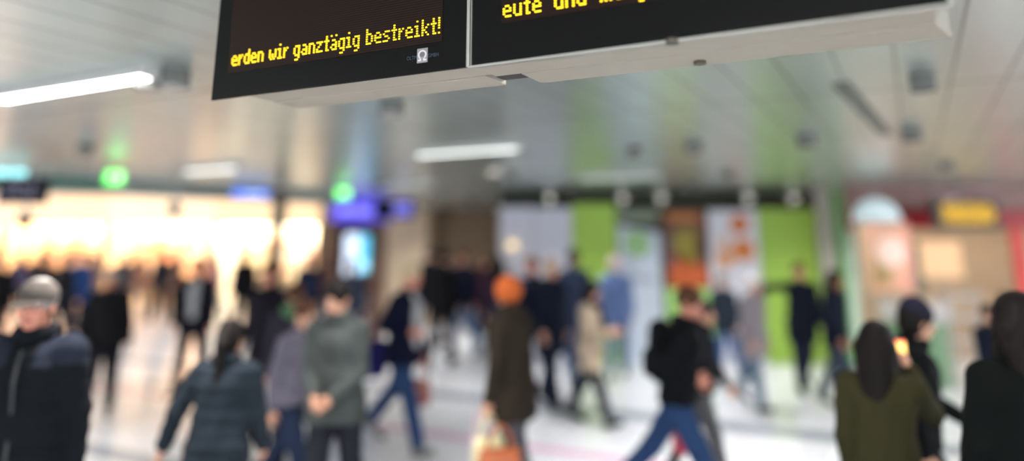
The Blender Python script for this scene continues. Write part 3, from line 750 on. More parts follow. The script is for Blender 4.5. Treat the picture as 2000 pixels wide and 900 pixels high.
g = MB(); g.prism([(w * 0.5 + math.cos(i * 0.35) * 0.24, zt - 0.62 + math.sin(i * 0.35) * 0.33) for i in range(18)], o, (1, 0, 0), (0, 0, 1), (0, 0.005, 0)); g.build('olive_shape', mat('olive', (138, 124, 36), rough=0.5, noise=0.3, scale=6), t)
g = MB(); g.prism([(w * 0.85 + math.cos(i * 0.42) * 0.11, zb + 0.72 + math.sin(i * 0.42) * 0.22) for i in range(15)], o, (1, 0, 0), (0, 0, 1), (0, 0.004, 0)); g.build('dark_shape', mat('maroon_dark', (70, 30, 24), rough=0.5), t)
g = MB().box((w * 0.45, -0.006, zt - 0.1), (w * 0.7, 0.006, 0.14)); g.build('amber_strip', mat('amber', (186, 116, 60), rough=0.5), t)
g = MB().box((w * 0.14, -0.007, (zb + zt) / 2), (w * 0.12, 0.006, (zt - zb) * 0.5)); g.build('plum_strip', mat('plum', (84, 72, 86), rough=0.5), t)
panel('hoarding_panel', 1300, 1390, 564, 712, PGR, 'pale green hoarding panel below the dark picture')
t, w, zb, zt = panel('picture_panel', 1390, 1489, 410, 640, mat('panel_white', (228, 226, 236), rough=0.5, noise=0.03), 'white picture panel with three orange balls', 'picture')
for k, (px, py, r_, c) in enumerate(((1451, 438, 0.17, (206, 112, 48)), (1456, 488, 0.20, (216, 128, 58)), (1419, 506, 0.16, (222, 158, 112)))):
    MB().prism([(math.cos(i * 0.262) * r_, math.sin(i * 0.262) * r_) for i in range(24)], (hx(px) - hx(1390), -0.008 - 0.001 * k, hz(py)), (1, 0, 0), (0, 0, 1), (0, 0.006, 0)).build('orange_ball', mat('orange_%d' % k, c, rough=0.5, noise=0.12), t)
MB().prism([(0.1, 1.9), (0.42, 1.75), (0.38, 2.1), (0.22, 2.25)], (0, -0.005, 0), (1, 0, 0), (0, 0, 1), (0, 0.004, 0)).build('peach_shape', mat('peach', (226, 190, 172), rough=0.5), t)
panel('hoarding_panel', 1390, 1489, 642, 712, LIL, 'low grey hoarding strip below the white picture')
panel('hoarding_panel', 1490, 1604, 408, 712, GRN, 'wide green hoarding panel behind the person with an outstretched arm')
# pale brackets on top of the hoarding, their heads made to glow
for k, px in enumerate((1075, 1220, 1297, 1470, 1560)):
    t = thing('pale_bracket', ['small pale bracket over the second grey panel', 'small pale bracket over the left edge of the sun panel', 'small pale bracket over the left edge of the dark picture',
                                'small pale bracket over the white picture', 'small pale bracket over the wide green panel'][k], 'light', (hx(px), HY - 0.02, hz(388)))
    MB().box((0, 0.0, 0.05), (0.07, 0.06, 0.36)).box((0, 0.20, 0.12), (0.05, 0.36, 0.05)).build('arm', TRIM, t); MB().box((0, -0.09, 0.0), (0.12, 0.14, 0.06)).build('glow_head', mat('pale_head', (214, 212, 200), rough=0.4, emit=(255, 250, 230), estr=0.5), t, bevel=0.01)
q = at_Y(1001, 478, HY - 0.15)
t = thing('wall_lamp', 'small warm lamp glowing on the leftmost grey panel', 'lamp', tuple(q))
MB().cyl((0, 0, 0), (0, 0.13, 0), 0.03, 0.03, 16).build('arm', STEEL, t); MB().cyl((0, 0, -0.06), (0, 0, 0.06), 0.10, 0.07, 24).build('lamp_shade', glow('warm_lamp', (255, 226, 170), 1.1), t)
# leaning pale post and green post
for (xa, xb, wpx, m_, lab) in ((1611, 1640, 30, mat('post_pale', (206, 198, 194), rough=0.5), 'pale slanting post at the right end of the hoarding'),
                               (1640, 1668, 18, mat('post_green', (96, 160, 76), rough=0.5), 'green slanting post beside the pale one'),
                               (1656, 1680, 14, mat('post_white', (206, 232, 214), rough=0.5), 'narrow whitish green post left of the peach poster')):
    yy = HY - 0.2 - 0.16 * {30: 0, 18: 1, 14: 2}[wpx]; a_, b_ = at_Y(xb, 700, yy), at_Y(xa, 400, yy); a_.z = 0
    t = thing('slanting_post', lab, 'post', (a_.x, a_.y, 0)); w = wpx * 0.0091
    MB().prism([(-w / 2, 0), (w / 2, 0), (w / 2 + b_.x - a_.x, CEIL - 0.02), (-w / 2 + b_.x - a_.x, CEIL - 0.02)], (0, 0, 0), (1, 0, 0), (0, 0, 1), (0, 0.10, 0)).build('shaft', m_, t)
    MB().box((0, 0.05, 0.03), (w + 0.1, 0.2, 0.06)).build('foot', STEEL, t)

# ------------------------------------------------------------------ red shop at the right
RY = 12.6
def rx(px): return at_Y(px, 480, RY).x
def rz_(py): return at_Y(1800, py, RY).z
xs0 = rx(1672); xs1 = rx(2300)
t = thing('red_shop', 'snack shop at the right under a red fascia with beige interior', 'shop', (xs0, RY, 0)); w = xs1 - xs0
RED = mat('fascia_red', (150, 18, 28), rough=0.35)
MB().box((w / 2, 0.15, (rz_(410) + rz_(446)) / 2), (w, 0.30, rz_(410) - rz_(446))).build('fascia', RED, t, bevel=0.01)
MB().box((w / 2, 0.20, (rz_(410) + CEIL) / 2 - 0.003), (w, 0.24, CEIL - rz_(410) - 0.006)).build('upper_wall', mat('dusty_rose', (150, 120, 114), rough=0.7), t)
MB().box((w / 2, 2.4, 1.3), (w, 0.1, 2.6)).build('back_wall', mat('shop_beige', (190, 168, 140), rough=0.7, noise=0.25, scale=1.5), t)
MB().box((w - 0.05, 1.2, 1.3), (0.1, 2.4, 2.6)).build('side_wall', mat('shop_rose', (160, 84, 78), rough=0.6), t)
MB().box((w / 2, 1.3, 2.50), (w - 0.3, 0.25, 0.05)).build('interior_light', glow('warm_shop', (255, 226, 186), 5.0), t)
MB().box((rx(1880) - xs0, 2.30, 1.55), (1.1, 0.05, 0.9)).build('menu_panel', mat('menu_grey', (128, 126, 108), rough=0.5), t)
MB().box((rx(1985) - xs0, 2.28, 1.75), (0.8, 0.05, 0.7)).build('menu_panel', mat('menu_peach', (222, 190, 150), rough=0.5, emit=(240, 200, 160), estr=0.4), t)
MB().box((rx(1800) - xs0, 2.29, 1.75), (0.8, 0.05, 0.7)).build('menu_panel', mat('menu_brown', (120, 110, 90), rough=0.5), t)
MB().box((rx(1992) - xs0, 0.06, 1.72), (0.16, 0.1, 1.15)).build('red_banner', mat('banner_red', (206, 58, 60), rough=0.5, emit=(220, 60, 70), estr=0.08), t)
t = thing('shop_counter', 'pale shop counter with a green front below the peach poster', 'counter', (rx(1715), RY - 0.9, 0))
MB().box((0, 0, 0.45), (0.75, 0.5, 0.9)).build('base', mat('counter_green', (112, 150, 112), rough=0.5), t, bevel=0.01); MB().box((0, 0, 1.04), (0.8, 0.55, 0.28)).build('counter_top', mat('counter_white', (214, 208, 206), rough=0.4), t, bevel=0.01)
# peach poster
q0, q1 = at_Y(1682, 436, RY - 0.3), at_Y(1782, 570, RY - 0.3)
t = thing('lit_poster', 'glowing peach and pink poster left of the red fascia', 'poster', ((q0.x + q1.x) / 2, RY - 0.3, 0)); w = q1.x - q0.x
MB().box((0, 0.02, (q0.z + q1.z) / 2), (w + 0.08, 0.12, q0.z - q1.z + 0.08)).build('case', mat('case_cream', (190, 170, 140), rough=0.4), t, bevel=0.01)
MB().box((0, -0.045, (q0.z + q1.z) / 2), (w, 0.01, q0.z - q1.z)).build('face', mat('peach_face', (226, 170, 140), rough=0.5, emit=(236, 180, 150), estr=0.22), t)
MB().prism([(-w * 0.45, q1.z + 0.1), (w * 0.0, q1.z + 0.1), (w * 0.1, q1.z + 0.6), (-w * 0.3, q0.z - 0.25)], (0, -0.054, 0), (1, 0, 0), (0, 0, 1), (0, 0.004, 0)).build('sand_shape', mat('sand', (170, 140, 90), rough=0.5, emit=(190, 160, 104), estr=0.15), t)
MB().prism([(math.cos(i * 0.35) * 0.24 + 0.05, math.sin(i * 0.35) * 0.24 + q0.z - 0.45) for i in range(18)], (0, -0.056, 0), (1, 0, 0), (0, 0, 1), (0, 0.004, 0)).build('pale_shape', mat('pale_pink', (240, 205, 190), rough=0.5, emit=(255, 214, 196), estr=0.25), t)
MB().box((w * 0.46, -0.056, (q0.z + q1.z) / 2), (w * 0.1, 0.006, q0.z - q1.z)).build('pink_edge', mat('pink_edge', (230, 150, 140), rough=0.5, emit=(240, 160, 150), estr=0.2), t)
MB().box((0, 0.05, q1.z / 2), (0.3, 0.1, q1.z)).build('stand', mat('case_cream', (190, 170, 140)), t)
# bright round canopy
q = at_Y(1710, 410, RY - 0.85)
t = thing('canopy_light', 'bright white domed canopy light above the peach poster', 'light', tuple(q))
g = MB()
for k in range(6):
    a0, a1 = k * math.pi / 12, (k + 1) * math.pi / 12
    g.cyl((0, 0, -0.16 + 0.34 * math.sin(a0)), (0, 0, -0.16 + 0.34 * math.sin(a1)), 0.34 * math.cos(a0), max(0.004, 0.34 * math.cos(a1)), 32)
g.build('dome', glow('dome_white', (215, 235, 240), 0.45), t); MB().ring((0, 0, -0.19), 0.36, 0.05, (1, 0, 0), (0, 1, 0), (0, 0, 0.03)).build('rim', TRIM, t); rods(t, (0,), 0.15, 0.012)
# led text sign over the red shop
q0, q1 = at_Y(1816, 388, RY - 0.8), at_Y(1952, 448, RY - 0.8)
t = thing('led_sign', 'black sign with blurred yellow led rows on the red fascia', 'sign', ((q0.x + q1.x) / 2, RY - 0.8, (q0.z + q1.z) / 2)); w = q1.x - q0.x; hh = q0.z - q1.z
MB().box((0, 0, 0), (w, 0.14, hh)).build('housing', BLK, t, bevel=0.01)
g = MB()
rs = random.Random(5)
for r_i in range(9):
    x_ = -w * 0.38
    while x_ < w * 0.38:
        l_ = rs.uniform(0.02, 0.07); g.box((x_ + l_ / 2, -0.073, -hh * 0.28 + r_i * 0.034 + 0.0), (l_, 0.006, 0.022)); x_ += l_ + rs.choice((0.01, 0.01, 0.03))
g.build('led_rows', glow('led_far', (255, 196, 20), 0.55), t); rods(t, (-w * 0.4, w * 0.4), hh / 2)
# rack of shelves
q = at_Y(1876, 600, 10.6)
t = thing('display_rack', 'pale metal rack with three shelves in front of the red shop', 'rack', (q.x, q.y, 0))
RK = mat('rack_grey', (176, 172, 170), rough=0.4, metal=0.3)
for sx_ in (-0.19, 0.19):
    for sy_ in (-0.12, 0.12): MB().box((sx_, sy_, 0.72), (0.025, 0.025, 1.44)).build('upright', RK, t)
for zz in (0.3, 0.75, 1.05, 1.32): MB().box((0, 0, zz), (0.40, 0.26, 0.03)).build('shelf', RK, t)

# ------------------------------------------------------------------ the display boards overhead
ZB = 2.48
P0 = at_z(916, 130.5, ZB); P0.z = 0
NB = -B                                          # towards the camera
def on_board(px, py, off=0.0):
    r = ray(px, py); o = Vector((0, 0, H)); pl = P0 + NB * off
    t = (pl - o).dot(NB) / r.dot(NB); p = o + r * t
    return (p - P0).dot(A), p.z
BG = mat('board_black_glass', (14, 11, 10), rough=0.22, noise=0.0, spec=0.10)
FRM = mat('board_aluminium', (178, 174, 166), rough=0.32, metal=0.55, noise=0.03)
PNT = mat('board_lacquer', (170, 161, 146), rough=0.45, noise=0.03, bump=0.03, bscale=8)
def winmat():
    m = bpy.data.materials.new('display_window'); m.use_nodes = True; nt = m.node_tree; p = nt.nodes['Principled BSDF']
    P = wpos(nt); s_ = nt.nodes.new('ShaderNodeSeparateXYZ'); nt.links.new(P, s_.inputs[0])
    f = math_node(nt, 'LESS_THAN', math_node(nt, 'FRACT', math_node(nt, 'DIVIDE', s_.outputs['Z'], 0.0073)), 0.4)
    nt.links.new(mix(nt, f, srgb((44, 27, 20)), srgb((20, 13, 11))), p.inputs['Base Color']); p.inputs['Roughness'].default_value = 0.4; p.inputs['Specular IOR Level'].default_value = 0.1
    return m
WIN = winmat(); LED = glow('led_amber', (255, 208, 24), 2.6)
FONT = {
 'e': ["....", "....", ".##.", "#..#", "####", "#...", ".###", "....", "...."], 'r': ["...", "...", "#.#", "##.", "#..", "#..", "#..", "...", "..."],
 'd': ["...#", "...#", ".###", "#..#", "#..#", "#..#", ".###", "....", "...."], 'n': ["....", "....", "###.", "#..#", "#..#", "#..#", "#..#", "....", "...."],
 'w': [".....", ".....", "#...#", "#...#", "#.#.#", "#.#.#", ".#.#.", ".....", "....."], 'i': [".#.", "...", "##.", ".#.", ".#.", ".#.", "###", "...", "..."],
 'g': ["....", "....", ".###", "#..#", "#..#", "#..#", ".###", "...#", ".##."], 'a': ["....", "....", ".##.", "...#", ".###", "#..#", ".###", "....", "...."],
 'z': ["....", "....", "####", "..#.", ".#..", "#...", "####", "....", "...."], 't': [".#.", ".#.", "###", ".#.", ".#.", ".#.", ".##", "...", "..."],
 'A': ["#..#", "....", ".##.", "...#", ".###", "#..#", ".###", "....", "...."], 'b': ["#...", "#...", "###.", "#..#", "#..#", "#..#", "###.", "....", "...."],
 's': ["....", "....", ".###", "#...", ".##.", "...#", "###.", "....", "...."], 'k': ["#...", "#...", "#..#", "#.#.", "##..", "#.#.", "#..#", "....", "...."],
 '!': ["#", "#", "#", "#", "#", ".", "#", ".", "."], 'u': ["....", "....", "#..#", "#..#", "#..#", "#..#", ".###", "....", "...."],
 'o': ["....", "....", ".##.", "#..#", "#..#", "#..#", ".##.", "....", "...."], 'm': [".....", ".....", "##.#.", "#.#.#", "#.#.#", "#.#.#", "#.#.#", ".....", "....."],
 'h': ["#...", "#...", "###.", "#..#", "#..#", "#..#", "#..#", "....", "...."], ' ': [".."] * 9}
def led_text(txt, s0, zb, s1=None, cp=0.0058, rp=0.0073, off=0.004, parent=None, gap=0):
    cols = sum(len(FONT[c][0]) + 1 for c in txt) - 1
    if s1 is not None: cp = (s1 - s0) / cols
    m = MB(); c0 = 0
    for ch in txt:
        g = FONT[ch]
        for r_i, row in enumerate(g):
            for c_i, x_ in enumerate(row):
                if x_ == '#':
                    o = P0 + A * (s0 + (c0 + c_i + 0.06) * cp) + NB * off + Vector((0, 0, zb + (6 - r_i + 0.22) * rp))
                    m.quadbox(o, A * (cp * 0.88), NB * 0.0015, (0, 0, rp * 0.54))
        c0 += len(g[0]) + 1 + (gap if ch == ' ' else 0)
        if ch == ' ': m.build('led_word', LED, parent); m = MB()
    m.build('led_word', LED, parent)
def bbox(s0, s1, n0, n1, z0, z1, m=None):         # n: distance behind (negative) or before the glass plane
    m = m or MB(); return m.quadbox(P0 + A * s0 + NB * n0 + Vector((0, 0, z0)), A * (s1 - s0), NB * (n1 - n0), (0, 0, z1 - z0))
ZT = 2.955
sl = on_board(412, 195)[0]; DEP = 0.128
def rods_at(t, pts, z0):
    for s_, n_ in pts:
        p = P0 + A * s_ + NB * n_
        MB().cyl((p.x, p.y, z0), (p.x, p.y, CEIL), 0.018, 0.018, 14).build('hanger', STEEL, t)
        MB().cyl((p.x, p.y, CEIL - 0.012), (p.x, p.y, CEIL), 0.05, 0.05, 20).build('ceiling_plate', STEEL, t)
t1 = thing('display_board', 'black led display board at the left reading erden wir ganztägig bestreikt!', 'display board')
bbox(sl, -0.008, -0.010, 0.0, ZB, ZT).build('front_glass', BG, t1, bevel=0.002)
sw0, zz0 = on_board(447, 133); sw1, zz1 = on_board(862, 70)
zt0 = on_board(455, 130)[1]; zt1 = on_board(858, 66)[1]; zt = (zt0 + zt1) / 2
print('text z', zt0, zt1, 'sl', sl, 'sw', sw0, sw1)
w1 = bbox(sw0 - 0.004, sw1 + 0.004, 0.0, 0.0015, zt - 0.022, ZT - 0.03).build('display_window', WIN, t1)
led_text('erden wir ganztAgig bestreikt!', on_board(453, 130)[0], zt, on_board(860, 66)[0], off=0.0015, parent=t1)
bbox(sl + 0.14, -0.004, -0.012 - DEP, -0.012, ZB + 0.008, ZT).build('front_housing', PNT, t1)
bbox(sl + 0.14, -0.030, -0.016 - 2 * DEP, -0.016 - DEP, ZB + 0.004, ZT).build('rear_housing', PNT, t1, bevel=0.003)
bbox(sl + 0.15, -0.035, -0.026 - 2 * DEP, -0.017 - 2 * DEP, ZB + 0.02, ZT).build('rear_glass', BG, t1)
# emblem and maker's lettering as they stand on the glass
es, ez = on_board(825, 108.5)
e0, ezt = on_board(825, 94.5); _, ezb = on_board(825, 122.5)
el, _ = on_board(815, 110); er, _ = on_board(835.5, 107)
eh, ew = ezt - ezb, er - el
g = MB(); bbox(el, er, 0.0, 0.0012, ezb, ezt, g)
emb = g.build('emblem_plate', mat('emblem_silver', (160, 154, 154), rough=0.4, noise=0.02), t1)
ec = P0 + A * ((el + er) / 2) + Vector((0, 0, ezb + eh * 0.56)) + NB * 0.0012
g = MB(); R_ = ew * 0.40
sc = (eh / ew) * 0.78
yv = Vector((0, 0, sc))
g.ring(ec, R_, R_ * 0.30, A, yv, NB * 0.0006, 30, -55, 235)
for sgn in (-1, 1):
    g.prism([(sgn * R_ * 0.25, -R_ * 0.80), (sgn * R_ * 0.62, -R_ * 0.80), (sgn * R_ * 0.62, -R_ * 1.12), (sgn * R_ * 1.0, -R_ * 1.0), (sgn * R_ * 1.0, -R_ * 1.4), (sgn * R_ * 0.25, -R_ * 1.4)], ec, A, yv, NB * 0.0006)
g.build('omega_mark', mat('emblem_white', (238, 234, 232), rough=0.4, noise=0), emb)
g = MB(); g.prism([(math.cos(i * 0.314) * R_ * 0.55, math.sin(i * 0.314) * R_ * 0.55) for i in range(20)], ec, A, yv, NB * 0.0004); g.build('globe_mark', mat('emblem_grey', (120, 116, 118), rough=0.5), emb)
def text_obj(txt, s0, z0, s1, size_z, m, parent, name):
    cu = bpy.data.curves.new(name, 'FONT'); cu.body = txt; cu.size = 1.0; cu.extrude = 0.0
    tmp = bpy.data.objects.new(name + '_tmp', cu); C.objects.link(tmp)
    dg = bpy.context.evaluated_depsgraph_get(); me = bpy.data.meshes.new_from_object(tmp.evaluated_get(dg))
    bpy.data.objects.remove(tmp)
    xs = [v.co.x for v in me.vertices]; ys = [v.co.y for v in me.vertices]
    for v in me.vertices:
        u = (v.co.x - min(xs)) / (max(xs) - min(xs)) if False else 0
    x0_, x1_, y0_, y1_ = min(xs), max(xs), min(ys), max(ys)
    for v in me.vertices:
        p = P0 + A * (s0 + (v.co.x - x0_) / (x1_ - x0_) * (s1 - s0)) + Vector((0, 0, z0 + (v.co.y - y0_) / (y1_ - y0_) * size_z)) + NB * 0.001
        v.co = p
    me.materials.clear(); me.materials.append(m)
    o = bpy.data.objects.new(name, me); C.objects.link(o); o.parent = parent; return o
LT = mat('lettering_blue', (62, 78, 92), rough=0.5, noise=0)
a0_, _ = on_board(795, 112); a1_, _ = on_board(814.5, 108); tz = ezb + eh * 0.30
text_obj('OLTM', a0_, tz, a1_, eh * 0.26, LT, t1, 'maker_lettering')
a0_, _ = on_board(836.5, 108); a1_, _ = on_board(857, 104)
text_obj('GMBH', a0_, tz, a1_, eh * 0.26, LT, t1, 'maker_lettering')
rods_at(t1, ((sl + 0.3, -0.13), (-0.2, -0.13)), ZT)

t2 = thing('display_board', 'black led display board at the right reading eute und morgen, cream underside', 'display board')
SE = (at_z(1829, 37, ZB) - P0).dot(A)
print('right end', SE)
bbox(0.010, SE + 0.02, -0.010, 0.0, ZB + 0.002, ZT).build('front_glass', BG, t2, bevel=0.001)
sw0, z2 = on_board(983, 36)
bbox(sw0 - 0.005, SE - 0.12, 0.0, 0.0015, z2 - 0.014, ZT - 0.03).build('display_window', WIN, t2)
led_text('eute und morgen', sw0, z2, cp=0.0064, off=0.0015, parent=t2, gap=2)
bbox(0.0, SE + 0.03, -0.016, 0.004, ZB - 0.004, ZB + 0.002).build('frame_profile', FRM, t2, bevel=0.001)
m = bbox(0.010, SE + 0.025, -0.014, -0.010, ZB + 0.002, ZT); m.build('frame_back', FRM, t2)
bbox(0.004, SE, -0.014 - DEP, -0.020, ZB + 0.001, ZT).build('front_housing', PNT, t2, bevel=0.001)
# rear half: its own shell, a groove apart, the end splayed
z_ = ZB + 0.0005
g = MB(); g.prism([(0.085, -0.021 - DEP), (SE + 0.002, -0.021 - DEP), (SE + 0.034, -0.030 - 1.9 * DEP), (SE + 0.034, -0.016 - 2.1 * DEP), (0.085, -0.016 - 2.1 * DEP)], P0 + Vector((0, 0, z_)), A, NB, (0, 0, ZT - z_))
g.build('rear_housing', PNT, t2, bevel=0.002)
bbox(0.10, SE, -0.026 - 2.1 * DEP, -0.017 - 2.1 * DEP, ZB + 0.01, ZT).build('rear_glass', BG, t2)
bbox(-0.028, 0.083, -0.014 - 1.9 * DEP, -0.022 - DEP, ZB + 0.016, ZT).build('gap_filler', mat('gap_filler_dark', (52, 48, 42), rough=0.6), t2)  # dark filler block added for the shade in the notch between the shells
CAP = mat('cap_bronze', (92, 86, 76), rough=0.35, metal=0.6)
for px, py in ((1313, 81), (1367, 121.5)):
    q = at_z(px, py, ZB - 0.002)
    MB().cyl((q.x, q.y, ZB - 0.008), (q.x, q.y, ZB + 0.004), 0.0165, 0.0165, 28).build('lock_cap', CAP, t2, bevel=0.001)
q0 = at_z(1592, 53, ZB); q1 = at_z(1678, 40, ZB)
for k in range(9):
    q = q0.lerp(q1, k / 8)
    MB().quadbox(q + Vector((0, 0, 0.0002)), A * 0.0035, NB * 0.018, (0, 0, 0.002)).build('vent_slot', mat('vent_dark', (134, 126, 112), rough=0.6), t2)
q = at_z(1636, 36, ZB)
MB().quadbox(q + Vector((0, 0, 0.0002)), A * 0.028, NB * 0.004, (0, 0, 0.002)).build('latch_slot', mat('latch_dark', (110, 102, 90), rough=0.6), t2)
rods_at(t2, ((0.3, -0.14), (SE - 0.2, -0.14)), ZT)
# silver post between both boards
t = thing('board_post', 'slim silver vertical profile between the two black display boards', 'profile')
g = bbox(-0.006, 0.004, -0.010, 0.007, ZB - 0.002, ZT); g.build('profile', FRM, t, bevel=0.002)
bbox(0.0062, 0.0085, -0.008, 0.003, ZB, ZT).build('thin_edge', FRM, t)
rods_at(t, ((0.0, -0.03),), ZT)
for t_ in (t1, t2, t):
    t_.location = (P0.x, P0.y, ZB)
    for ch in t_.children: ch.matrix_parent_inverse = Matrix.Translation((-P0.x, -P0.y, -ZB))

# ------------------------------------------------------------------ the crowd
K = cloth
BLACK = K('black', (24, 24, 28)); BLACK2 = K('coal', (34, 34, 38)); NAVY = K('navy', (24, 30, 52)); NAVY2 = K('navy_mid', (36, 46, 76)); JEAN = K('jeans', (52, 78, 122))
JEANL = K('jeans_light', (134, 162, 206)); JEAND = K('jeans_dark', (40, 52, 78)); GREY = K('grey', (110, 112, 114)); SLATE = K('slate', (58, 70, 84))
CHAR = K('charcoal', (48, 50, 56)); WHITE = K('white', (226, 226, 230)); BEIGE = K('beige', (206, 186, 162))
H_DK = mat('hair_dark', (20, 15, 14), rough=0.6, noise=0.25, scale=40, bump=0.3, spec=0.12)
H_BR = mat('hair_brown', (84, 56, 40), rough=0.6, noise=0.25, scale=40, bump=0.3, spec=0.12)
H_AU = mat('hair_auburn', (158, 92, 48), rough=0.6, noise=0.2, scale=40, bump=0.3, spec=0.12)
H_BL = mat('hair_blond', (206, 184, 150), rough=0.6, noise=0.2, scale=40, bump=0.3, spec=0.12)
H_GR = mat('hair_grey', (150, 146, 142), rough=0.6, noise=0.2, scale=40, bump=0.3, spec=0.12)
H_OR = mat('hair_orange', (184, 92, 44), rough=0.6, noise=0.2, scale=40, bump=0.3, spec=0.12)

# --- nearest people
person(88, 550, 4.0, 8, 'man in a grey cap and black padded jacket facing the camera, large at the left', lod=0, hair='short', hairm=H_GR,
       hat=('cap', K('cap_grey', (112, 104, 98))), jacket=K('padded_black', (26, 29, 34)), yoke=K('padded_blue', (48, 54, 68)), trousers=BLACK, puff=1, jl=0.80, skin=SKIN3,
       fat=1.12, legs=((14, 5), (-14, 10)), headk=0.96, arms=((5, 9, 8, 0), (-5, 9, 10, 0)), head=(0, 4))
woman = person(445, 628, 4.75, 176, 'woman seen from behind in a dark teal puffer jacket with a long ponytail', lod=0, hair='pony', hairm=H_DK,
       jacket=K('puffer_teal', (44, 53, 62)), trousers=K('green_black', (26, 46, 40)), puff=1, jl=0.82, legs=((16, 4), (-16, 12)), arms=((6, 12, 22, 8), (-6, 27, 12, -6)), lean=4, fat=1.06, head=(0, 8))
m9 = person(668, 548, 5.6, -12, 'dark haired man in a grey green jacket walking with head bowed', lod=0, hair='short', hairm=H_DK, jacket=K('grey_green', (86, 92, 90)), trousers=K('dark_trousers', (44, 46, 54)),
       jl=0.80, legs=((10, 3), (-14, 18)), arms=((4, 3, 44, 30), (2, 3, 40, 36)), head=(-14, 20), fat=1.0)
person(588, 572, 6.25, 62, 'person in a lilac grey jacket and dark jeans hidden behind the man with bowed head', lod=1, hair='short', hairm=H_BR, jacket=K('lilac_grey', (122, 118, 134)), trousers=JEAND,
       jl=0.86, legs=((26, 6), (-30, 18)), arms=((-14, 5, 14, 0), (16, 5, 22, 0)), head=(0, 10))
m11 = person(796, 508, 8.05, 58, 'grey haired man in an open navy coat, white shirt and blue jeans striding right', lod=1, hair='short', hairm=H_BL, jacket=K('coat_navy', (20, 24, 48)), shirt=WHITE, trousers=JEAN,
       jl=0.78, legs=((22, 6), (-30, 14)), arms=((-26, 8, 104, 30), (-10, 8, 24, 6)), head=(6, 8), skin=SKIN3, fat=1.08, shoes=mat('shoe_grey', (120, 118, 116), rough=0.5))
m15 = person(1003, 542, 5.9, -125, 'person with orange hair in a long olive brown coat walking away', lod=0, hair='big', hairm=H_OR, jacket=K('coat_brown', (56, 49, 40)), trousers=K('grey_trousers', (104, 104, 112)),
       jl=0.76, legs=((14, 4), (-14, 12)), arms=((2, 5, 18, 6), (-4, 8, 14, 0)), head=(-10, 6), fat=1.0, coat_flare=0.01, headk=0.95)
m21 = person(1315, 545, 6.0, 70, 'man in a black jacket and blue jeans with a black backpack striding right', lod=0, hair='short', hairm=H_BR, jacket=K('jacket_black', (20, 21, 25)), trousers=JEAN,
       jl=0.86, legs=((24, 4), (-34, 12)), arms=((-30, 4, 98, 30), (-34, 4, 92, 20)), head=(-14, 12), skin=SKIN3, lean=8, fat=1.04)
m22 = person(1362, 585, 6.9, 62, 'person in dark clothes and grey trousers half hidden behind the man with the backpack', lod=1, hair='short', hairm=H_DK, jacket=BLACK2, trousers=K('trousers_grey', (108, 108, 112)),
       jl=0.88, legs=((16, 4), (-22, 10)), arms=((-22, 6, 14, 0), (10, 6, 20, 0)))
m27 = person(1704, 638, 3.95, 140, 'black haired person in an olive green coat seen from behind, large at lower right', lod=0, hair='long', hairm=H_DK, jacket=K('coat_olive', (64, 61, 38)), trousers=BLACK,
       jl=0.66, coat_flare=0.02, legs=((10, 4), (-10, 8)), arms=((54, 4, 114, 27), (-2, 5, 14, 0)), fat=0.86)
m28 = person(1752, 560, 4.9, 74, 'person in a black jacket and dark beanie striding right beside the olive coat', lod=0, hair='bob', hairm=H_DK, hat=('beanie', K('beanie_dark', (40, 40, 58))), jacket=K('jacket_jet', (16, 18, 20)), trousers=BLACK2,
       jl=0.84, legs=((30, 6), (-34, 16)), arms=((-14, 6, 20, 0), (18, 6, 40, 0)), head=(14, 5), lean=6, fat=1.1)
person(1994, 585, 3.25, 172, 'person in a black green coat cut by the right edge of the picture', lod=0, hair='long', hairm=H_DK, jacket=K('coat_blackgreen', (12, 16, 15)), trousers=BLACK,
       jl=0.60, coat_flare=0.03, legs=((10, 4), (-10, 8)), arms=((2, 10, 14, 0), (0, 12, 10, 0)), fat=1.16)
# --- middle distance
m2 = person(222, 525, 9.3, 22, 'man in a black coat and slim black trousers stepping forward at the left', lod=1, hair='short', hairm=H_GR, jacket=BLACK, trousers=K('black_slim', (30, 30, 36)), jl=0.86,
       legs=((26, 2), (-16, 8)), arms=((6, 12, 12, 0), (-6, 10, 14, 0)), skin=SKIN2, fat=1.1)
person(392, 503, 10.8, 4, 'auburn haired man in a dark suit with an open collar white shirt', lod=1, hair='short', hairm=H_AU, jacket=K('suit', (34, 34, 44)), shirt=WHITE, trousers=K('suit_trousers', (34, 34, 44)), jl=0.82,
       legs=((16, 4), (-16, 12)), skin=SKIN3)
person(536, 514, 8.3, -20, 'man in a long black coat left of the person with the green hood', lod=1, hair='short', hairm=H_BR, jacket=K('coat_black_purple', (36, 32, 42)), trousers=BLACK, jl=0.70, coat_flare=0.01, skin=SKIN3,
       legs=((12, 4), (-14, 10)), fat=1.05)
person(580, 552, 7.3, -160, 'person with a sage green hood in front of the man in the long black coat', lod=1, hair='short', hairm=H_BR, jacket=K('dark_mauve', (62, 58, 70)), hood=K('hood_green', (104, 150, 108)), trousers=BLACK2, jl=0.74)
person(604, 496, 15.5, 30, 'person in a navy jacket under the kiosk, right of the thin column', lod=2, hair='short', hairm=H_DK, jacket=NAVY2, trousers=BLACK2)
person(838, 483, 15.6, 150, 'person with dark green cap walking away in black, just right of the navy coat', lod=2, hat=('beanie', K('cap_darkgreen', (44, 66, 66))), hair='short', jacket=BLACK, trousers=BLACK)
person(866, 487, 13.2, 165, 'person in a black coat walking away, right of the grey haired man', lod=2, hair='short', hairm=H_DK, jacket=BLACK, trousers=CHAR, jl=0.72)
person(908, 488, 14.3, -30, 'person in a dark navy jacket and pale blue jeans in the middle of the crowd', lod=2, hair='short', hairm=H_BR, jacket=K('navy_dusk', (36, 42, 64)), trousers=JEANL, skin=SKIN3)
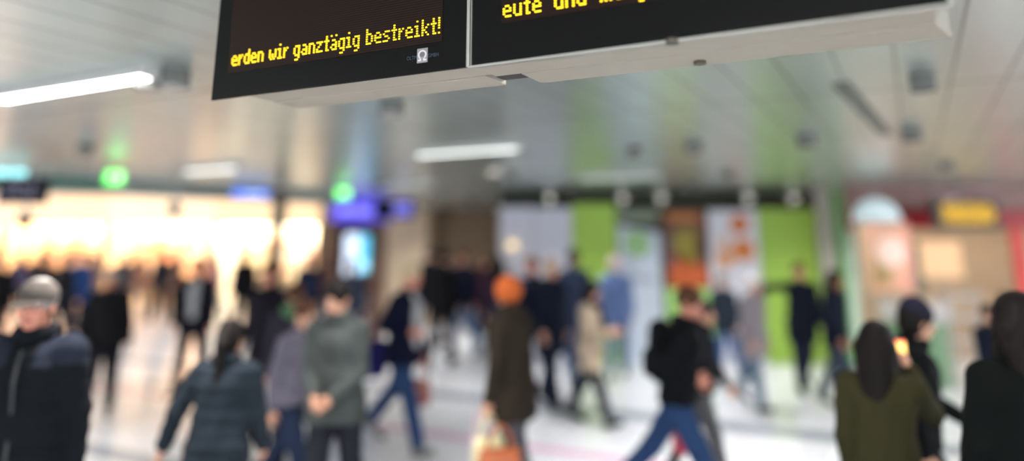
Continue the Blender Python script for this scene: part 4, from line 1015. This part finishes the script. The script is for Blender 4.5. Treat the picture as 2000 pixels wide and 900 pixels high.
person(944, 500, 15.7, 20, 'person in a plum red top between the pale jeans and the orange hair', lod=2, hair='long', hairm=H_BR, jacket=K('plum_top', (96, 56, 70)), trousers=CHAR)
person(974, 500, 12.7, 200, 'person in a dark purple coat walking away behind the orange hair', lod=2, hair='long', hairm=H_DK, jacket=K('purple_dark', (56, 46, 66)), trousers=BLACK2, jl=0.7)
person(1042, 500, 10.6, -24, 'man in a navy coat left of the person with the cream hat', lod=1, hair='short', hairm=H_BR, jacket=NAVY, trousers=BLACK, skin=SKIN3, jl=0.72)
person(1073, 504, 10.0, 30, 'person in a cream beanie and long blue black coat', lod=1, hair='bob', hairm=H_BL, hat=('beanie', K('beanie_cream', (230, 208, 190))), jacket=K('coat_blueblack', (28, 34, 50)), trousers=K('blue_black_trousers', (34, 40, 58)), jl=0.62)
person(1117, 486, 11.4, 14, 'person in a grey blue jacket and jeans before the left green panel', lod=1, hair='short', hairm=H_DK, skin=mat('skin_dark', (104, 70, 56), rough=0.5), jacket=K('grey_blue', (62, 74, 102)), trousers=K('jeans_mid', (66, 86, 122)), legs=((18, 4), (-18, 12)))
m19 = person(1150, 553, 9.15, 56, 'long haired woman in a beige coat and wide dark trousers, hands raised', lod=1, hair='long', hairm=H_DK, jacket=BEIGE, trousers=K('wide_dark', (48, 48, 56)), jl=0.66,
       legs=((22, 4), (-22, 8)), arms=((10, 4, 78, 16), (10, 4, 80, 16)), head=(0, 22), height=1.60, scarf=K('scarf_dark', (44, 38, 42)))
person(1201, 501, 12.2, 168, 'blond person in a light blue denim jacket and jeans walking away', lod=1, hair='bob', hairm=mat('hair_pink_blond', (222, 190, 190), rough=0.6, noise=0.2), jacket=K('denim_light', (128, 154, 212)), trousers=K('denim_mid', (120, 144, 192)))
person(1412, 552, 12.0, -40, 'person in a slate jacket and blue jeans left of the pale coat', lod=1, hair='short', hairm=mat('hair_olive', (84, 88, 66), rough=0.6), jacket=SLATE, trousers=K('jeans_bright', (72, 110, 170)), legs=((14, 4), (-18, 12)), height=1.58)
person(1464, 542, 10.0, 30, 'white haired person in a pale pinkish grey coat and light jeans', lod=1, hair='bob', hairm=mat('hair_white', (226, 222, 222), rough=0.5), jacket=K('coat_pale', (176, 166, 174)), trousers=K('jeans_grey', (112, 136, 156)), jl=0.66, legs=((12, 4), (-26, 10)), height=1.62)
m25 = person(1556, 512, 11.0, -8, 'person in a dark navy coat stretching one arm out to the left', lod=1, hair='short', hairm=H_BR, jacket=K('coat_dark_navy', (26, 30, 44)), trousers=K('trousers_navy', (34, 38, 58)), jl=0.68,
       arms=((8, 86, 4, 0), (0, 10, 14, 0)), legs=((8, 3), (-20, 26)), skin=SKIN3, lean=6)
person(1622, 528, 9.9, 40, 'dark haired person in a navy jacket right of the outstretched arm', lod=1, hair='long', hairm=H_DK, jacket=K('jacket_marine', (28, 34, 52)), trousers=K('trousers_bluegrey', (70, 82, 100)), skin=SKIN2)
person(1916, 553, 8.2, 12, 'slim person in a dark blue jacket between the black beanie and the right edge', lod=1, hair='short', hairm=H_DK, jacket=K('blue_dark', (28, 36, 52)), trousers=BLACK, height=1.40)
person(1957, 548, 9.5, -20, 'person in a rosy beige coat near the right edge', lod=1, hair='long', hairm=H_BR, jacket=K('rosy_beige', (176, 132, 116)), trousers=CHAR, height=1.44)
# --- far crowd before the bright shops
far = [
 (6, 498, 13.0, 10, 'man in a black coat at the left edge before the shops', BLACK, BLACK, H_DK, 'short'),
 (44, 494, 18.5, 0, 'person in a purple grey jacket behind the man with the grey cap', K('purple_grey', (92, 84, 112)), CHAR, H_BR, 'long'),
 (73, 491, 21.0, 180, 'far person in a brown coat walking to the shops above the grey cap', K('brown_coat', (104, 82, 68)), CHAR, H_BL, 'short'),
 (100, 495, 15.5, -15, 'person in black right above the grey cap', BLACK, BLACK, H_DK, 'short'),
 (128, 494, 15.0, 160, 'person in a coal grey coat right of the grey cap', BLACK2, BLACK, H_BR, 'short'),
 (163, 493, 17.5, 30, 'person in a bright blue jacket at the left before the shops', K('blue_jacket', (50, 84, 150)), NAVY, H_DK, 'short'),
 (188, 496, 18.5, -30, 'person in a tan jacket right of the blue jacket', K('tan', (160, 128, 104)), JEAND, H_BR, 'long'),
 (242, 492, 20.0, 170, 'person in a grey coat behind the man stepping forward', K('grey_mid', (92, 92, 100)), CHAR, H_GR, 'short'),
 (277, 493, 22.0, 0, 'far person in a peach coloured top between two dark figures', K('peach_top', (220, 158, 132)), K('light_trousers', (190, 180, 176)), H_AU, 'long'),
 (321, 489, 21.0, -10, 'tall figure in dark grey standing alone before the bright shops', K('dark_grey', (60, 60, 68)), K('navy_dark', (40, 42, 66)), H_DK, 'short'),
 (348, 494, 23.0, 60, 'far small figure in a pink brown jacket right of the tall dark figure', K('pink_brown', (176, 134, 120)), CHAR, H_BR, 'long'),
 (425, 494, 21.5, -40, 'far figure in a pink coat right of the man in the suit', K('pink_coat', (222, 150, 158)), K('pale_grey', (170, 166, 170)), H_BL, 'long'),
 (482, 488, 17.0, 12, 'tall person in black left of the man in the long black coat', BLACK, BLACK, H_DK, 'short'),
 (636, 497, 19.0, 150, 'far person in brown near the brown kiosk side', K('kiosk_brown_coat', (92, 68, 60)), CHAR, H_BR, 'short'),
 (688, 506, 13.5, 20, 'person in a blue grey coat standing before the kiosk screen', K('bluegrey_coat', (66, 72, 92)), CHAR, H_DK, 'short'),
]
for (x, yh, Y, r, lab, jk, tr, hm_, hs) in far:
    k = hash(lab) % 3 if False else (x % 3)
    person(x, yh, Y, r, lab, lod=2, hair=hs, hairm=hm_, jacket=jk, trousers=tr, jl=(0.84, 0.72, 0.88)[k], legs=((18, 4), (-16, 12)) if k else ((10, 2), (-8, 4)),
           arms=((8, 6, 14, 0), (-10, 6, 18, 0)))

for n_, q_ in (('m9', m9), ('m11', m11), ('m15', m15), ('m21', m21), ('m22', m22), ('m27', m27), ('m28', m28), ('m2', m2)): print('hands', n_, [proj(h_) for h_ in q_['hands']])
# ------------------------------------------------------------------ bags and things carried
def bag(name, label, cat, top, w, d, h, m, rz=0.0, handles=True, hm=None):
    """a soft bag hanging from a point: body with a sagging bottom, two strap handles"""
    t = thing(name, label, cat, (top.x, top.y, top.z - h - 0.16), rz)
    n = 8; mb = MB(); rows = []
    for i in range(n + 1):
        f = i / n; k = 0.86 + 0.14 * math.sin(math.pi * (1 - f) * 0.9); dd = d * (0.45 + 0.55 * (1 - f) ** 0.6)
        if i == 0: k *= 0.9; dd *= 0.8
        ring_ = []
        for j in range(24):
            a = 2 * math.pi * j / 24; e = 0.45
            x_ = math.copysign(abs(math.cos(a)) ** e, math.cos(a)) * w / 2 * k; y_ = math.copysign(abs(math.sin(a)) ** e, math.sin(a)) * dd / 2
            mb.v.append((x_, y_, f * h)); ring_.append(len(mb.v) - 1)
        rows.append(ring_)
    for i in range(n):
        for j in range(24):
            mb.f.append([rows[i][j], rows[i][(j + 1) % 24], rows[i + 1][(j + 1) % 24], rows[i + 1][j]]); mb.m.append(0)
    mb.f.append(rows[0][::-1]); mb.m.append(0); mb.f.append(rows[-1]); mb.m.append(0)
    o = mb.build('bag_body', m, t)
    for p in o.data.polygons: p.use_smooth = True
    if handles:
        for s_ in (-1, 1):
            g = MB(); pr = None
            for k in range(9):
                a = math.pi * k / 8; q = Vector((math.cos(a) * w * 0.28, s_ * d * 0.12, h - 0.02 + math.sin(a) * 0.17))
                if pr is not None: g.cyl(pr, q, 0.008, 0.008, 8)
                pr = q
            g.build('handle', hm or m, t)
    return t
bag('shoulder_bag', 'blue violet bag at the back of the man in the navy coat', 'bag', at_Y(735, 632, 8.1) , 0.24, 0.14, 0.36, K('bag_violet', (52, 48, 120)), 0.4)
bag('handbag', 'reddish brown bag beside the jeans of the man in the navy coat', 'bag', m11['hands'][1], 0.17, 0.12, 0.26, mat('leather_red', (146, 84, 70), rough=0.45), 0.2)
bag('carrier_bag', 'yellow and white carrier bag held low by the person in the brown coat', 'bag', m15['hands'][1] + Vector((0.02, 0.0, 0.01)), 0.24, 0.12, 0.30, mat('carrier_yellow', (228, 220, 170), rough=0.5, noise=0.25, scale=7), 0.3)
bag('leather_bag', 'orange brown leather bag below the yellow carrier bag', 'bag', m15['hands'][1] + Vector((0.10, -0.14, -0.03)), 0.32, 0.16, 0.36, mat('leather_orange', (170, 88, 46), rough=0.45), 0.2)
bag('paper_bag', 'small pink bag left of the yellow carrier bag', 'bag', m15['hands'][1] + Vector((-0.06, 0.04, 0.01)), 0.10, 0.08, 0.20, mat('paper_pink', (222, 190, 204), rough=0.6), 0.1)
bag('carrier_bag', 'red bag held behind the man with the backpack', 'bag', m22['hands'][0], 0.22, 0.12, 0.24, mat('bag_red', (180, 34, 60), rough=0.5), 0.2)
# backpack: body, front pocket, two straps
u = m21['up']; R21 = m21['M'].to_3x3().normalized()
t = thing('backpack', 'black backpack on the back of the striding man in blue jeans', 'backpack', tuple(u((0, 0.135, 1.04))), D2R(70))
s_ = SDF(); s_.cone((0, 0, 0.08), (0, 0.0, 0.36), 0.105, 0.09, 0.03, 1.45, (1, 0, 0)); s_.build('pack_body', K('pack_black', (22, 23, 27)), t, 0.01)
s_ = SDF(); s_.cone((0, 0.085, 0.08), (0, 0.085, 0.18), 0.06, 0.055, 0.03, 1.7, (1, 0, 0)); s_.build('front_pocket', K('pack_pocket', (34, 35, 40)), t, 0.01)
for sd in (-1, 1):
    s_ = SDF()
    for p0_, p1_ in (((sd * 0.08, -0.06, 0.40), (sd * 0.10, -0.20, 0.47)), ((sd * 0.10, -0.20, 0.47), (sd * 0.12, -0.36, 0.38)), ((sd * 0.12, -0.36, 0.38), (sd * 0.14, -0.36, 0.18)), ((sd * 0.14, -0.36, 0.18), (sd * 0.13, -0.05, 0.06))):
        s_.cone(p0_, p1_, 0.016, 0.016, 0.01, 1.6, (1, 0, 0))
    s_.build('strap', K('pack_strap', (40, 40, 46)), t, 0.008)
# made-up phone: its glowing screen stands in for an unidentified bright spot
q = m27['hands'][0] + Vector((0, 0, 0.02)); 
t = thing('phone', 'made-up phone standing in for a bright yellow orange spot right of the black hair', 'phone', tuple(q), D2R(-15))
MB().box((0, 0, 0), (0.062, 0.008, 0.085)).build('phone_case', BLK, t, bevel=0.003)
MB().box((0, -0.0045, -0.004), (0.056, 0.001, 0.066)).build('screen', glow('spot_yellow', (255, 206, 110), 2.0), t)
MB().box((0, -0.0045, 0.034), (0.056, 0.001, 0.010)).build('screen_top', glow('spot_red', (255, 90, 90), 1.6), t)

# ------------------------------------------------------------------ world, camera
w = bpy.data.worlds.new('World'); bpy.context.scene.world = w; w.use_nodes = True
bg = w.node_tree.nodes['Background']; bg.inputs[0].default_value = (0.92, 0.96, 1.0, 1); bg.inputs[1].default_value = 3.0
cd = bpy.data.cameras.new('camera'); cam = bpy.data.objects.new('camera', cd); C.objects.link(cam)
cam.location = (0, 0, H); cam.rotation_euler = (math.pi / 2 + PITCH, 0, 0)
cd.sensor_width = 36; cd.lens = 36 * F / 2000; cd.shift_y = (PY - 450) / 2000
cd.clip_start = 0.05
cd.dof.use_dof = True; cd.dof.focus_distance = 2.16
APERTURE = 0.064
cd.dof.aperture_fstop = cd.lens / 1000 / APERTURE
bpy.context.scene.camera = cam
sc = bpy.context.scene
sc.view_settings.view_transform = 'Standard'; sc.view_settings.look = 'None'; sc.view_settings.gamma = 1; sc.view_settings.use_curve_mapping = False
sc.view_settings.exposure = 0.16
sc.cycles.use_denoising = True; sc.cycles.max_bounces = 8; sc.cycles.caustics_reflective = False; sc.cycles.caustics_refractive = False
sc.cycles.sample_clamp_indirect = 12
